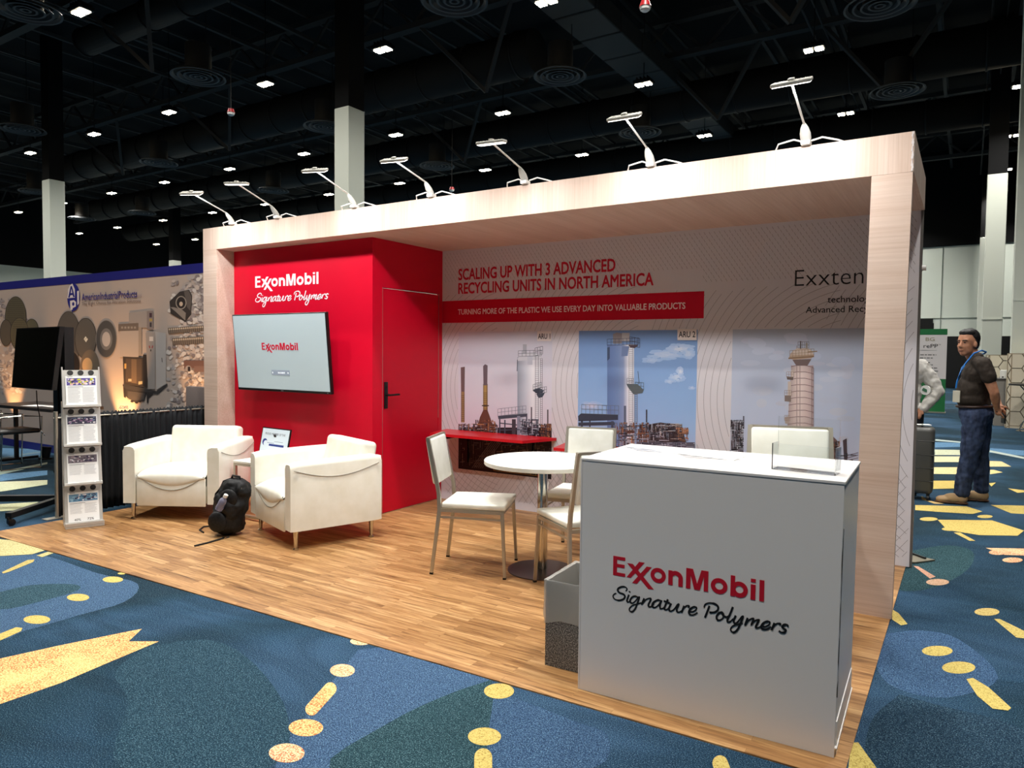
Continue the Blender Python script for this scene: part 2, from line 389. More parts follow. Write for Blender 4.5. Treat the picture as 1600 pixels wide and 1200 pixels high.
SCRIPT = [[(0.716,-0.712),(0.776,-0.603),(0.678,-0.514),(0.487,-0.536),(0.314,-0.641),(0.27,-0.764),(0.37,-0.86),(0.58,-0.902),(0.669,-0.999),(0.602,-1.143),(0.377,-1.259),(0.131,-1.252),(0.023,-1.125),(0.074,-0.999),(0.196,-0.926)],[(0.885,-0.875),(0.826,-1.05),(0.787,-1.205),(0.847,-1.265),(0.949,-1.205)],[(0.93,-0.688),(0.91,-0.744)],[(1.389,-0.924),(1.252,-0.886),(1.082,-0.951),(0.965,-1.121),(0.974,-1.249),(1.088,-1.269),(1.239,-1.131),(1.372,-0.943),(1.439,-0.898),(1.36,-1.188),(1.246,-1.503),(1.113,-1.693),(0.976,-1.721),(0.922,-1.602),(1.056,-1.412),(1.31,-1.279),(1.546,-1.167)],[(1.703,-0.911),(1.581,-1.241),(1.778,-0.976),(1.977,-0.857),(2.045,-0.908),(1.933,-1.187),(1.969,-1.292),(2.101,-1.233),(2.214,-1.082)],[(2.589,-0.864),(2.408,-0.868),(2.196,-1.022),(2.123,-1.196),(2.201,-1.277),(2.349,-1.215),(2.51,-1.023),(2.598,-0.846),(2.527,-1.083),(2.547,-1.254),(2.646,-1.25),(2.742,-1.182)],[(2.928,-0.733),(2.805,-1.059),(2.759,-1.227),(2.826,-1.276),(2.938,-1.206),(3.064,-1.038)],[(2.719,-0.854),(3.029,-0.903)],[(3.094,-0.906),(3.001,-1.145),(3.02,-1.268),(3.117,-1.28),(3.275,-1.137),(3.415,-0.904),(3.478,-0.891),(3.387,-1.13),(3.422,-1.264),(3.533,-1.25),(3.627,-1.174)],[(3.748,-0.9),(3.629,-1.268),(3.735,-1.027),(3.874,-0.874),(3.984,-0.867),(3.97,-0.948)],[(4.005,-1.128),(4.177,-1.108),(4.33,-0.983),(4.358,-0.869),(4.234,-0.863),(4.065,-0.991),(3.99,-1.162),(4.055,-1.273),(4.226,-1.252),(4.41,-1.106)],[(4.983,-0.665),(4.883,-0.977),(4.783,-1.274)],[(4.727,-0.794),(4.784,-0.628),(4.98,-0.528),(5.237,-0.522),(5.39,-0.628),(5.379,-0.798),(5.216,-0.938),(4.99,-0.985)],[(5.605,-0.858),(5.457,-0.919),(5.341,-1.095),(5.359,-1.244),(5.479,-1.264),(5.626,-1.141),(5.666,-0.951),(5.59,-0.861),(5.638,-1.002),(5.787,-1.047),(5.904,-0.976)],[(6.085,-0.511),(5.975,-0.841),(5.849,-1.169),(5.881,-1.269),(5.998,-1.213),(6.112,-1.068)],[(6.226,-0.894),(6.143,-1.137),(6.176,-1.265),(6.291,-1.21),(6.432,-1.015),(6.502,-0.895),(6.56,-0.883),(6.479,-1.155),(6.356,-1.481),(6.214,-1.678),(6.083,-1.708),(6.007,-1.604),(6.091,-1.434),(6.294,-1.315),(6.552,-1.184)],[(6.776,-0.897),(6.67,-1.263),(6.808,-1.024),(6.976,-0.884),(7.034,-0.916),(6.955,-1.186),(7.092,-0.978),(7.246,-0.886),(7.275,-0.924),(7.155,-1.216),(7.199,-1.281),(7.325,-1.223),(7.434,-1.096)],[(7.422,-1.158),(7.575,-1.139),(7.74,-1.015),(7.765,-0.892),(7.639,-0.89),(7.474,-1.014),(7.394,-1.193),(7.467,-1.281),(7.634,-1.258),(7.825,-1.099)],[(7.972,-0.891),(7.857,-1.253),(7.962,-1.025),(8.096,-0.893),(8.22,-0.881),(8.207,-0.942)],[(8.575,-0.949),(8.532,-0.871),(8.397,-0.886),(8.318,-0.991),(8.374,-1.065),(8.471,-1.131),(8.406,-1.247),(8.27,-1.263),(8.173,-1.212)]]
def catmull(p, n=5):
    if len(p) < 3: return p
    q = [(2*p[0][0]-p[1][0], 2*p[0][1]-p[1][1])]+list(p)+[(2*p[-1][0]-p[-2][0], 2*p[-1][1]-p[-2][1])]; out = []
    for i in range(1, len(q)-2):
        for k in range(n):
            t = k/n; r = []
            for a in (0, 1):
                p0, p1, p2, p3 = q[i-1][a], q[i][a], q[i+1][a], q[i+2][a]
                r.append(.5*(2*p1+(p2-p0)*t+(2*p0-5*p1+4*p2-p3)*t*t+(3*p1-p0-3*p2+p3)*t**3))
            out.append(tuple(r))
    out.append(tuple(p[-1])); return out
def handwriting(name, mtx, s, m, parent, sx=None, w=.085, depth=.001):
    sx = sx or s; b = MB(); kk = 0
    for st in SCRIPT:
        c = catmull(st, 6); L = []; R = []
        for i, p in enumerate(c):
            a = c[max(0, i-1)]; d = c[min(len(c)-1, i+1)]; dx, dy = d[0]-a[0], d[1]-a[1]; l = math.hypot(dx, dy) or 1
            ww = w/2*(1.12 if dy < 0 else .8)
            L.append((p[0]-dy/l*ww, p[1]+dx/l*ww)); R.append((p[0]+dy/l*ww, p[1]-dx/l*ww))
        for i in range(len(c)-1): b.prism([(x*sx, y*s) for x, y in (L[i], L[i+1], R[i+1], R[i])], 0, depth+(kk := kk+1)*2e-6)
    bmesh.ops.transform(b.bm, matrix=mtx, verts=b.bm.verts[:]); return b.done(name, m, parent)

# ================================================================== the hall
b = MB(); b.bb((-48, -22, -.1), (26, 36.5, 0)); FLOOR = struct(b.done('floor', carpet()), 'blue patterned hall carpet')
# carpet figures, woven into the carpet: lifted by a pile's height
def flo(z0): return lambda u, v, d: px(u, v, 2, z0+d)
A = Art(flo(.0006), .00005)
TL, TD, TT = (76, 104, 138), (28, 50, 70), (48, 78, 92)
def blob(pts, c): A.poly(catmull(pts+[pts[0]], 4)[:-1], c)
blob([(0, 862), (70, 868), (150, 895), (215, 912), (195, 940), (120, 962), (40, 985), (0, 990)], (70, 98, 130))
blob([(0, 925), (50, 914), (115, 913), (122, 922), (70, 938), (0, 952)], TT)
blob([(560, 1015), (650, 1010), (745, 1045), (765, 1062), (690, 1095), (600, 1135), (520, 1199), (430, 1199), (500, 1090)], (68, 96, 130))
blob([(768, 1062), (771, 1100), (765, 1150), (745, 1199), (515, 1199), (610, 1128), (700, 1085)], (44, 74, 84))
blob([(772, 1078), (840, 1104), (900, 1128), (950, 1150), (930, 1199), (772, 1199)], (62, 90, 124))
blob([(230, 1010), (330, 1000), (400, 1040), (450, 1120), (420, 1199), (190, 1199), (200, 1100), (180, 1050)], (40, 70, 88))
blob([(1425, 860), (1480, 852), (1520, 862), (1512, 890), (1460, 918), (1405, 922), (1408, 895)], (46, 78, 86))
blob([(1405, 1085), (1460, 1100), (1599, 1140), (1599, 1199), (1375, 1199), (1360, 1130)], (36, 62, 84))
blob([(1385, 990), (1440, 985), (1500, 1000), (1560, 1060), (1480, 1090), (1400, 1075), (1370, 1040)], (66, 96, 132))
for p in ([(0, 700), (70, 702), (70, 712), (0, 716)], [(0, 741), (74, 735), (74, 742), (0, 752)], [(1440, 690), (1500, 692), (1500, 698), (1440, 700)], [(1545, 700), (1600, 704), (1600, 712), (1545, 707)]): A.poly(p, (100, 140, 175))
A.done('carpet_tone_bands', FLOOR, carpet_tone())
A = Art(flo(.0016), .00005)
Y1, Y2, Y3 = (232, 208, 150), (204, 186, 118), (236, 212, 176)
A.poly([(-60, 1052), (0, 1029), (95, 1008), (203, 986), (221.7, 982.5), (201, 1002), (248.6, 1002), (177, 1032), (95, 1067), (0, 1100), (-60, 1118)], Y1)
for cx, cy, rx, ry, c in [(176.4, 905.5, 16, 4.7, Y2), (122, 933.4, 17.5, 5.7, Y2), (57.6, 968, 21, 6.7, Y2), (535, 1047.5, 19.5, 10, Y3), (478, 1137, 27, 13.5, Y1), (448, 1176.5, 28, 15, Y3),
    (779.7, 1079.7, 23.5, 12, Y2), (757, 1150.6, 26, 14, Y2), (564, 1002, 17, 6, Y3), (1542, 956, 19.5, 6, (200, 182, 124)), (1464.5, 1017, 24, 8, (206, 190, 120)), (1498, 1043, 26, 9.5, (206, 190, 120)),
    (1539, 807, 12, 2.6, Y2), (1451, 811, 14, 3, Y2), (1486.6, 826.5, 15, 3, Y2), (1560, 863, 15, 4, Y3), (1582, 875, 16, 4, (235, 205, 170)), (1465, 909.5, 18, 5, (215, 180, 160)), (190, 896, 6, 1.6, Y2)]:
    A.ell(cx, cy, rx, ry, c)
def pill(p, q, w, c): # rounded dash
    dx, dy = q[0]-p[0], q[1]-p[1]; t = math.atan2(dy, dx); n = 8
    A.poly([(q[0]+w/2*math.cos(t-PI/2+PI*k/n), q[1]+w/2*math.sin(t-PI/2+PI*k/n)) for k in range(n+1)]+[(p[0]+w/2*math.cos(t+PI/2+PI*k/n), p[1]+w/2*math.sin(t+PI/2+PI*k/n)) for k in range(n+1)], c)
pill((516, 1076), (487, 1108), 20, Y1); pill((755, 1183), (755, 1230), 28, Y2)
pill((1125, 1192), (1140, 1230), 24, Y2)
for p, c in [([(-5, 992), (25, 980), (35, 981), (33, 986), (-5, 1003)], Y2), ([(3, 894), (43, 875), (54, 874), (52, 878), (14, 893.5), (5, 896)], (190, 178, 120)),
    ([(57, 868), (75, 862), (84, 864), (66, 870.5)], (190, 186, 140)), ([(-5, 842), (30, 845), (70, 860), (50, 866), (-5, 869)], (196, 192, 150)),
    ([(1553, 967), (1562, 967), (1605, 988), (1606, 998), (1588, 996)], (206, 190, 124)), ([(1510, 1061), (1520, 1059), (1545, 1074), (1580, 1106), (1575, 1110), (1551, 1107), (1527, 1087)], (206, 190, 120)),
    ([(1394, 952), (1404, 958), (1418, 975), (1408, 977), (1394, 968)], Y2), ([(1334, 1160), (1341, 1160), (1372, 1203), (1325, 1203), (1328, 1180)], (206, 190, 120)),
    ([(1430, 789), (1510, 791), (1535, 799), (1520, 803), (1470, 800), (1430, 797)], Y2), ([(1465, 812), (1550, 813), (1600, 829), (1590, 837), (1530, 836), (1480, 828)], Y2),
    ([(1490, 832), (1500, 832), (1524, 845), (1515, 845)], Y2), ([(1540, 856), (1600, 857), (1600, 868), (1570, 867)], Y3), ([(1427, 884), (1435, 885), (1462, 901), (1453, 904)], (210, 165, 150)),
    ([(1548, 789), (1600, 790), (1600, 803), (1580, 802)], Y2), ([(1432, 751), (1500, 751), (1500, 763), (1452, 764), (1432, 760)], Y2), ([(1545, 755), (1556, 754), (1549, 760)], Y2),
    ([(1440, 702), (1502, 703), (1502, 711), (1440, 711)], (190, 200, 185)), ([(1440, 713), (1502, 713), (1502, 722), (1440, 722)], (205, 205, 180)), ([(1440, 730), (1502, 730), (1502, 741), (1440, 740)], (215, 205, 165)),
    ([(1545, 720), (1565, 721), (1580, 729), (1545, 729)], (215, 205, 165)), ([(1547, 734), (1553, 734), (1567, 738), (1547, 741)], (220, 205, 155)), ([(1545, 703), (1600, 714), (1600, 717), (1545, 706)], (180, 195, 200)),
    ([(1575, 763), (1600, 766), (1600, 769), (1590, 770)], Y2), ([(1440, 775), (1452, 782), (1475, 787), (1460, 787), (1440, 780)], (205, 180, 130)), ([(1440, 684), (1502, 690), (1502, 692), (1440, 687)], (170, 190, 200)),
    ([(-5, 753), (74, 750), (74, 757), (-5, 769)], (196, 204, 184)), ([(-5, 788), (60, 784), (52, 796), (-5, 799)], (192, 198, 172)), ([(-5, 738), (60, 725), (74, 722), (74, 725), (-5, 743)], (160, 180, 180)),
    ([(0, 715), (55, 706), (74, 706), (30, 712), (0, 717)], (120, 150, 175))]:
    A.poly(p, c)
# further figures of the same carpet beyond the frame
_r = random.Random(3)
for k in range(34):
    X, Y = _r.uniform(-12, 14), _r.uniform(-16, -5.6) if k < 22 else _r.uniform(16, 30); 
    if k >= 22: X = _r.uniform(5, 20)
    a = _r.uniform(0, PI); rx, ry = (.2, .14) if k % 3 else (.5, .1)
    n0 = len(A.v); A.ell(0, 0, rx, ry, Y2)
    for q in range(n0, len(A.v)):
        t = 2*PI*(q-n0)/28; A.v[q] = Vector((X+rx*math.cos(t)*math.cos(a)-ry*math.sin(t)*math.sin(a), Y+rx*math.cos(t)*math.sin(a)+ry*math.sin(t)*math.cos(a), .0017))
A.done('carpet_figures', FLOOR, carpet_print())

b = MB(); b.bb((-48, -22, 11.2), (26, 36.5, 11.4)); CEIL = struct(b.done('ceiling', CHALL), 'black open ceiling of the hall')
def cpart(name, f, m):
    b = MB(); f(b); return b.done(name, m, CEIL)
# bar joists along Y, girders along X, bracing, corrugation: the ceiling's own steel
for i in range(26):
    x = -40+i*2.15+(.3 if i % 2 else 0)
    cpart('roof_joist', lambda b: (b.bb((x-.05, -8, 10.35), (x+.05, 36, 10.45)), b.bb((x-.04, -8, 10.95), (x+.04, 36, 11.02))), CBEAM)
for y in (-2.0, 4.9, 10.2, 15.4, 20.6, 25.8, 31):
    def gird(b, y=y):
        b.bb((-44, y-.12, 9.75), (24, y+.12, 9.9)); b.bb((-44, y-.12, 10.75), (24, y+.12, 10.9))
        for k in range(34):
            x = -44+k*2; b.bar((x, y, 9.85), (x+1, y, 10.8), .07, .07); b.bar((x+1, y, 10.8), (x+2, y, 9.85), .07, .07)
    cpart('roof_girder', gird, CBEAM)
def flat_duct(b, x0, x1, z, ys, h=.5):
    for a, c in zip(ys, ys[1:]): b.bb((x0, a+.03, z), (x1, c-.03, z+h), bev=.02, seg=1)
cpart('flat_duct', lambda b: flat_duct(b, -2.0, -.9, 9.15, [1+1.35*k for k in range(26)]), CBEAM)
cpart('flat_duct', lambda b: flat_duct(b, 8.6, 9.5, 9.3, [-4+1.6*k for k in range(22)]), CDUCT)
for y, x0, x1, r, z in ((6.1, -14, -4.2, .35, 9.7), (11.4, -26, -3, .55, 9.0), (16.8, -34, 8, .55, 9.0), (22.0, -40, 8, .5, 9.0), (9.0, 1.0, 12, .5, 9.2)):
    def rd(b, y=y, x0=x0, x1=x1, r=r, z=z):
        b.cyl((x0, y, z), (x1, y, z), r, n=24)
        k = x0
        while k < x1: b.cyl((k, y, z), (k+.05, y, z), r+.03, n=24); k += 1.5
    o = cpart('round_duct', rd, CDUCT)
    for p in o.data.polygons: p.use_smooth = len(p.vertices) == 4
for x in (-12.4, -4.3, 2.8, 6.6):
    cpart('conduit', lambda b: (b.cyl((x, -4, 9.6), (x, 34, 9.6), .03, n=6), b.cyl((x+.3, -4, 9.55), (x+.3, 34, 9.55), .02, n=6)), CBEAM)
for x, y in ((-9.2, 4.9), (-13.5, 10.2), (-3.0, 10.2), (-7.5, 15.4), (4.5, 10.2), (-20, 10.2), (1.5, 15.4), (5.8, 15.4)):
    cpart('brace', lambda b: (b.bar((x, y, 9.8), (x-1.4, y+1.0, 8.2), .09, .09), b.bar((x-2.8, y, 9.8), (x-1.4, y+1.0, 8.2), .09, .09)), CBEAM)

b = MB(); b.bb((-46, 35.6, 0), (26, 36, 6.72)); BACKW = struct(b.done('wall_back', HWALL), 'pale grey end wall of the hall')
b = MB(); b.bb((-46, 35.5, 6.72), (26, 36, 11.3)); struct(b.done('wall_back_upper', CHALL), 'black upper part of the end wall')
b = MB(); b.bb((-46, -22, 0), (-45.4, 36, 6.72)); struct(b.done('wall_left', HWALL), 'pale grey side wall of the hall')
b = MB(); b.bb((-46, -22, 6.72), (-45.4, 36, 11.3)); struct(b.done('wall_left_upper', CHALL), 'black upper part of the side wall')
for k, (x0, x1, z) in enumerate(((3.0, 4.9, 3.3), (5.5, 6.9, 2.45), (7.55, 8.35, 2.45), (9.6, 11.4, 2.45))):
    b = MB(); b.bb((x0, 35.52, 0), (x1, 35.62, z)); b.bb((x0+.05, 35.49, .05), ((x0+x1)/2-.03, 35.53, z-.06)); b.bb(((x0+x1)/2+.03, 35.49, .05), (x1-.05, 35.53, z-.06))
    struct(b.done('door_%d' % (k+1), BLACKM), 'dark double door in the end wall')
# panel seams on the end wall
b = MB()
for x in (5.2, 8.0, 11, 2.2): b.bb((x, 35.57, 0), (x+.03, 35.61, 6.7))
b.bb((2, 35.57, 3.3), (12, 35.61, 3.33)); b.done('panel_joint', mat('joint_grey', (120, 130, 122), .7), BACKW)

COLW = noise_mat('column_paint', (206, 210, 198), (212, 216, 204), (.4, .4, .4), .6, 2, spec=.3)
def column(x0, x1, y0, y1, name, label):
    b = MB(); b.bb((x0, y0, 0), (x1, y1, 6.72), bev=.01, seg=1); o = b.done('column', COLW); o['kind'] = 'structure'; o['label'] = label
    b = MB(); b.bb((x0+.01, y0+.01, 6.72), (x1-.01, y1-.01, 11.2)); b.done('column_top', CHALL, o)
    b = MB(); b.bb((x0-.015, y0-.015, 2.55), (x1+.015, y1+.015, 2.58)); b.done('column_trim', COLW, o)
    return o
column(-18.42, -17.96, 6.95, 7.41, 'c', 'tall white square column above the left neighbour booth')
column(-5.475, -5.045, 6.95, 7.44, 'c', 'tall white square column rising behind the middle of the header')
b = MB(); b.bb((7.12, 13.9, 0), (9.5, 14.5, 11.19)); struct(b.done('wall_pier', COLW), 'full-height white pier at the right edge'); b = MB(); b.bb((7.115, 13.89, 2.62), (9.5, 13.9, 2.66)); b.done('column_trim', COLW, bpy.data.objects['wall_pier'])
column(6.68, 7.17, 20.65, 21.15, 'c', 'white column behind the man, right of the booth')
column(-33.7, -33.27, 20.75, 21.27, 'c', 'far white column just above the neighbour wall')
column(6.66, 7.2, 33.4, 34.0, 'c', 'farthest white column near the end wall')

# ------------------------------------------------------------------ high-bay lamps of the hall
LEDC = mat('led_chip', (255, 240, 205), .5, emit=60)
XS = [7.35, 3.1, -1.12, -5.58, -9.8, -14.2, -18.45, -22.85, -27.0, -31.4, -36.0, -40.3]
YS = [-6.6, -1.5, 3.85, 8.6, 13.8, 19.0, 24.0, 28.9, 33.2]
def highbay_parts(root, power):
    b = MB(); b.box((0, 0, .14), (.5, .34, .1), bev=.02, seg=1)
    for k in (-.15, -.05, .05, .15): b.box((k, 0, .22), (.015, .3, .08))
    b.done('housing', BLACKM, root)
    b = MB(); b.cyl((0, 0, .2), (0, 0, 2.6), .012, n=6); b.done('hanger', BLACKM, root)
    for sx in (-1, 1):
        b = MB(); b.box((sx*.12, 0, .082), (.17, .2, .02)); b.done('led_panel', LEDC, root)
    l = bpy.data.lights.new('lamp', 'AREA'); l.shape = 'RECTANGLE'; l.size = .42; l.size_y = .24; l.energy = power; l.color = HALL_COL; l.spread = rad(135)
    lo = bpy.data.objects.new('lamp', l); COL.objects.link(lo); lo.parent = root; lo.location = (0, 0, .07)
ORD = ['first', 'second', 'third', 'fourth', 'fifth', 'sixth', 'seventh', 'eighth', 'ninth', 'tenth', 'eleventh', 'twelfth', 'thirteenth']
PROTO = None; cnt = {}
MISS = {(7.35, 3.85), (7.35, 8.6), (3.1, 3.85), (3.1, 8.6), (-1.12, 3.85), (-5.58, 3.85)}
for j, y in enumerate(YS):
    xs = [x for x in XS if x > -28 or y > 8]
    if y < 3: xs = [x for x in XS if x > (-11 if y > -3 else 0)]
    if y > 20: xs = [x for x in XS if x != -18.45]
    if 13 < y < 15: xs = [x for x in xs if x < 7]
    for i, x in enumerate(sorted(xs)):
        row = ['behind', 'behind', 'nearest', 'second', 'third', 'fourth', 'fifth', 'sixth', 'farthest'][j]
        lab = 'twin-panel high-bay lamp on black ceiling, %s from left in %s row' % (ORD[i], row)
        if j < 2: lab = 'twin-panel high-bay lamp over the front aisle, %s from left, %s aisle row' % (ORD[i], ['farther', 'closer'][j])
        if PROTO is None:
            PROTO = thing('high_bay_lamp', lab, 'ceiling light', (x, y, 8.5), 0, 'high-bay lamps of the hall ceiling'); highbay_parts(PROTO, HALL_W)
        else: dup(PROTO, (x, y, 8.5), 0, lab)

# round ceiling air diffusers
def diffuser(x, y, z, label):
    t = thing('air_diffuser', label, 'air vent', (x, y, z), 0, 'round air diffusers in the ceiling')
    for k, r in enumerate((.62, .47, .33, .2, .09)):
        b = MB(); b.lathe([(r, .02), (r+.01, 0), (r-.03, .0), (r-.07, .05+.02*k), (r-.05, .06+.02*k)], 36, cap=False)
        b.done('ring', mat('diffuser_grey', (58, 60, 62), .6), t, True)
    b = MB(); b.cyl((0, 0, .05), (0, 0, .75), .3, n=28); b.done('drop_duct', CDUCT, t, True, 60)
    b = MB(); b.cyl((.3, 0, .75), (.3, 0, 3.19), .01, n=6); b.done('hanger', BLACKM, t)
DPOS = [(40, 17, 'largest, at top left corner of the photo'), (310, 121, 'left of centre, between two lamps'), (35, 203, 'at the left edge above the lamp row'), (875, 120, 'above the middle of the header'), (1000, 208, 'just right of the arm light head'),
        (683, 260, 'small one over the middle of the booth'), (1375, 10, 'large one at the top right'), (1402, 143, 'right of the rightmost arm light'), (710, 3, 'cut by the top edge, left of a lamp'), (248, 255, 'small one over the neighbour booth'),
        (427, 298, 'small flat one above the arm lights at left'), (222, 333, 'tiny one near left column'), (128, 342, 'tiny one beside the left column'), (508, 199, 'beside the middle white column'), (55, 300, 'low one at far left')]
for u, v, s in DPOS:
    p = px(u, v, 2, 8.0); diffuser(p.x, p.y, 8.0, 'dark round ceiling diffuser, '+s)
for u, v, z, s in ((1008, 12, 6.3, 'near the top edge'), (361, 177, 6.6, 'above the left of the booth'), (706, 297, 6.6, 'above the middle of the header')):
    p = px(u, v, 2, z); t = thing('alarm_sounder', 'small red and white alarm sounder, '+s, 'alarm', p)
    b = MB(); b.cyl((0, 0, -.03), (0, 0, .01), .07, .08, 20); b.sph((0, 0, -.03), (.06, .06, .03), 16); b.done('lens', WPLAS, t, True)
    b = MB(); b.cyl((0, 0, .01), (0, 0, .09), .085, .06, 20); b.done('red_base', mat('alarm_red', (150, 20, 24), .4), t, True)
    b = MB(); b.cyl((0, 0, .08), (0, 0, 4.59), .008, n=6); b.done('rod', BLACKM, t)

# ================================================================== the booth
W, D, H, HB, YC, XC = 6.081, 1.162, 2.61, 2.401, .198, 2.056
# wood-look vinyl sheet
b = MB(); y0, y1 = -1.888, -1.757
b.prism([(.035, y0), (6.04, y1), (6.04, D+.02), (.035, D+.02)], .0002, .006)
tag(b.done('vinyl_floor_sheet', vinyl()), 'wood-look vinyl sheet laid under the booth', 'flooring')
# header box
t = thing('booth_header', 'long pale wood-look box header spanning the top of the booth', 'header', (0, 0, HB))
b = MB(); b.bb((0, 0, 0), (W, .02, H-HB)); b.done('front_panel', LAM_V, t)
b = MB(); b.bb((W-.02, .021, 0), (W, D, H-HB)); b.done('side_panel', LAM_V, t)
b = MB(); b.bb((0, .021, 0), (.02, D, H-HB)); b.done('side_panel', LAM_V, t)
b = MB(); b.bb((.021, .021, 0), (W-.021, D, .012)); b.done('soffit', laminate('laminate_soffit', 1), t)
b = MB(); b.bb((.021, .021, H-HB-.015), (W-.021, D, H-HB)); b.done('top_board', LAM_V, t)
b = MB()
for k in range(16):
    b.bb((W-.012+.002*math.sin(k*2.1), -.003, .003+k*.0128), (W-.004+.003*math.sin(k*1.3), .0005, .0155+k*.0128))
b.done('peeling_edge', mat('peel_white', (210, 200, 196), .6), t)
# left post panel (runs back to the red wall) and right post
t = thing('booth_post', 'wide pale wood-look post panel at the left end of the booth', 'post', (0, 0, 0))
b = MB(); b.bb((.0, 0, .006), (.209, .02, HB-.001)); b.done('front_face', LAM_H, t)
b = MB(); b.bb((.189, .021, .006), (.209, YC-.002, HB-.001)); b.done('inner_face', LAM_H, t)
b = MB(); b.bb((.0, .021, .006), (.02, D-.02, HB-.001)); b.done('outer_face', LAM_H, t)
t = thing('booth_post', 'pale wood-look post at the right end, before the white counter', 'post', (0, 0, 0))
b = MB(); b.hexa([(5.851, 0, .006), (6.047, 0, .006), (6.047, .02, .006), (5.851, .02, .006)], [(5.883, 0, HB-.001), (W-.003, 0, HB-.001), (W-.003, .02, HB-.001), (5.883, .02, HB-.001)]); b.done('front_face', LAM_H, t)
b = MB(); b.hexa([(5.861, .021, .006), (6.045, .021, .006), (6.045, .075, .006), (5.861, .075, .006)], [(5.893, .021, HB-.001), (W-.005, .021, HB-.001), (W-.005, .075, HB-.001), (5.893, .075, HB-.001)]); b.done('core', laminate('laminate_side', 1), t)
# red closet with its door
t = thing('red_closet', 'bright red storage closet wall with a flush door', 'closet', (0, 0, 0))
b = MB(); b.bb((.021, YC, .006), (XC, YC+.025, HB-.001)); b.done('front_wall', RED, t)
b = MB()
b.bb((XC-.025, YC+.026, .006), (XC, .322, HB-.001)); b.bb((XC-.025, .322, 1.985), (XC, 1.108, HB-.001)); b.bb((XC-.025, 1.108, .006), (XC, D-.002, HB-.001)); b.done('side_wall', RED, t)
dr = MB(); dr.bb((XC-.03, .327, .012), (XC-.003, 1.103, 1.98)); dr = dr.done('door', RED, t)
b = MB(); b.bb((XC-.004, .321, .006), (XC+.002, .3255, 1.989)); b.bb((XC-.004, 1.1045, .8), (XC+.002, 1.108, 1.989)); b.done('edge_strip', mat('edge_alu', (190, 150, 140), .35, .8), t)
b = MB(); b.bb((XC-.004, .321, 1.983), (XC+.0015, 1.108, 1.986)); b.done('gap', BLACK, t)
hd = MB(); hd.bb((XC-.003, .345, .93), (XC+.008, .388, 1.165), bev=.004); hd.cyl((XC+.006, .366, 1.05), (XC+.05, .366, 1.05), .01)
hd.cyl((XC+.048, .362, 1.05), (XC+.048, .49, 1.052), .009); hd.sph((XC+.048, .362, 1.05), .0095, 10); hd.cyl((XC+.008, .366, 1.12), (XC+.012, .366, 1.12), .011); hd.done('handle', BLACKM, dr, True)
wordmark('company_name', front(YC-.0005, .527, 2.034), .108, WINK, t, sx=.1165)
handwriting('tagline', front(YC-.0005, .527, 2.034), .108, WINK, t, sx=.1165)
t['label'] = 'bright red closet wall with white lettering and a flush door'

# ------------------------------------------------------------------ printed back wall
BW = MB(); BW.bb((XC-.03, D, .006), (W-.02, D+.03, HB)); 
WALLP = mat('wall_print_ground', (212, 208, 212), .5, spec=.3)
wall = BW.done('graphic_wall', WALLP); tag(wall, 'pale grey printed back wall with plant pictures and lettering', 'wall graphic')
b = MB(); b.bb((W-.0195, D+.001, .006), (W-.004, D+.029, HB)); b.done('wall_edge', mat('wall_frame_alu', (120, 116, 112), .4, .6), wall)
b = MB(); b.cyl((W-.004, D+.01, 2.02), (W+.02, D+.01, 2.02), .018); b.done('edge_clip', WPLAS, wall, True)
fw = lambda x, z, d: Vector((x, D-.0006-d, z))
A = Art(fw, 0)
LN = (148, 140, 138); LG = (150, 146, 148)
def inpic(x, z): return z < 1.62 and any(a-.01 < x < c+.01 for a, c in PX)
def X1(u, v): return px(u, v, 1, D).x
def Z1(u, v): return px(u, v, 1, D).z
PX = [(X1(716.2, 600), X1(862.3, 600)), (X1(903.5, 600), X1(1088.5, 600)), (X1(1143, 600), X1(1349, 600)+.03)]
PZ1, PZ0 = Z1(1000, 516), Z1(716, 732)
def dash(p, q, w, c):
    m = ((p[0]+q[0])/2, (p[1]+q[1])/2)
    if XC < min(p[0], q[0]) and max(p[0], q[0]) < W-.03 and .03 < min(p[1], q[1]) and max(p[1], q[1]) < HB-.01 and not any(a-.005 < m[0] < c2+.005 and PZ0 < m[1] < PZ1 for a, c2 in PX): A.line(p, q, w, c)
# concentric arcs opening to the right of each gap
for cx, cz, x0, x1, r0 in ((2.92, 1.1, XC, 2.7, .5), (4.28, 1.15, 2.9, 4.1, .55), (5.75, 1.1, 3.9, 5.6, .55), (6.75, 1.1, 5.5, W, .5)):
    r = r0
    while r < 1.65:
        for k in range(60):
            a0 = PI*.42+k*(PI*1.1)/60; a1 = a0+PI*1.1/60
            p, q = (cx+r*math.cos(a0), cz+r*math.sin(a0)), (cx+r*math.cos(a1), cz+r*math.sin(a1))
            if x0 < p[0] < x1 and p[1] < 2.05-.1*abs(math.sin(cx*3)): dash(p, q, .0032, LG)
        r += .052
# dashes across the upper part
for i in range(104):
    for j in range(15):
        x = XC+.03+i*.039+(j % 2)*.02; z = 1.99+j*.028
        if (z < 2.08 and x < 4.6): continue
        dash((x, z+.022), (x+.012, z), .0026, LN)
A.up()
for j in range(20):
    for i in range(70):
        x = 2.1+i*.058+j*.03; z = .03+j*.04
        if z < .62: dash((x, z), (x+.03, z+.04), .0026, LG)
A.done('line_pattern', wall)
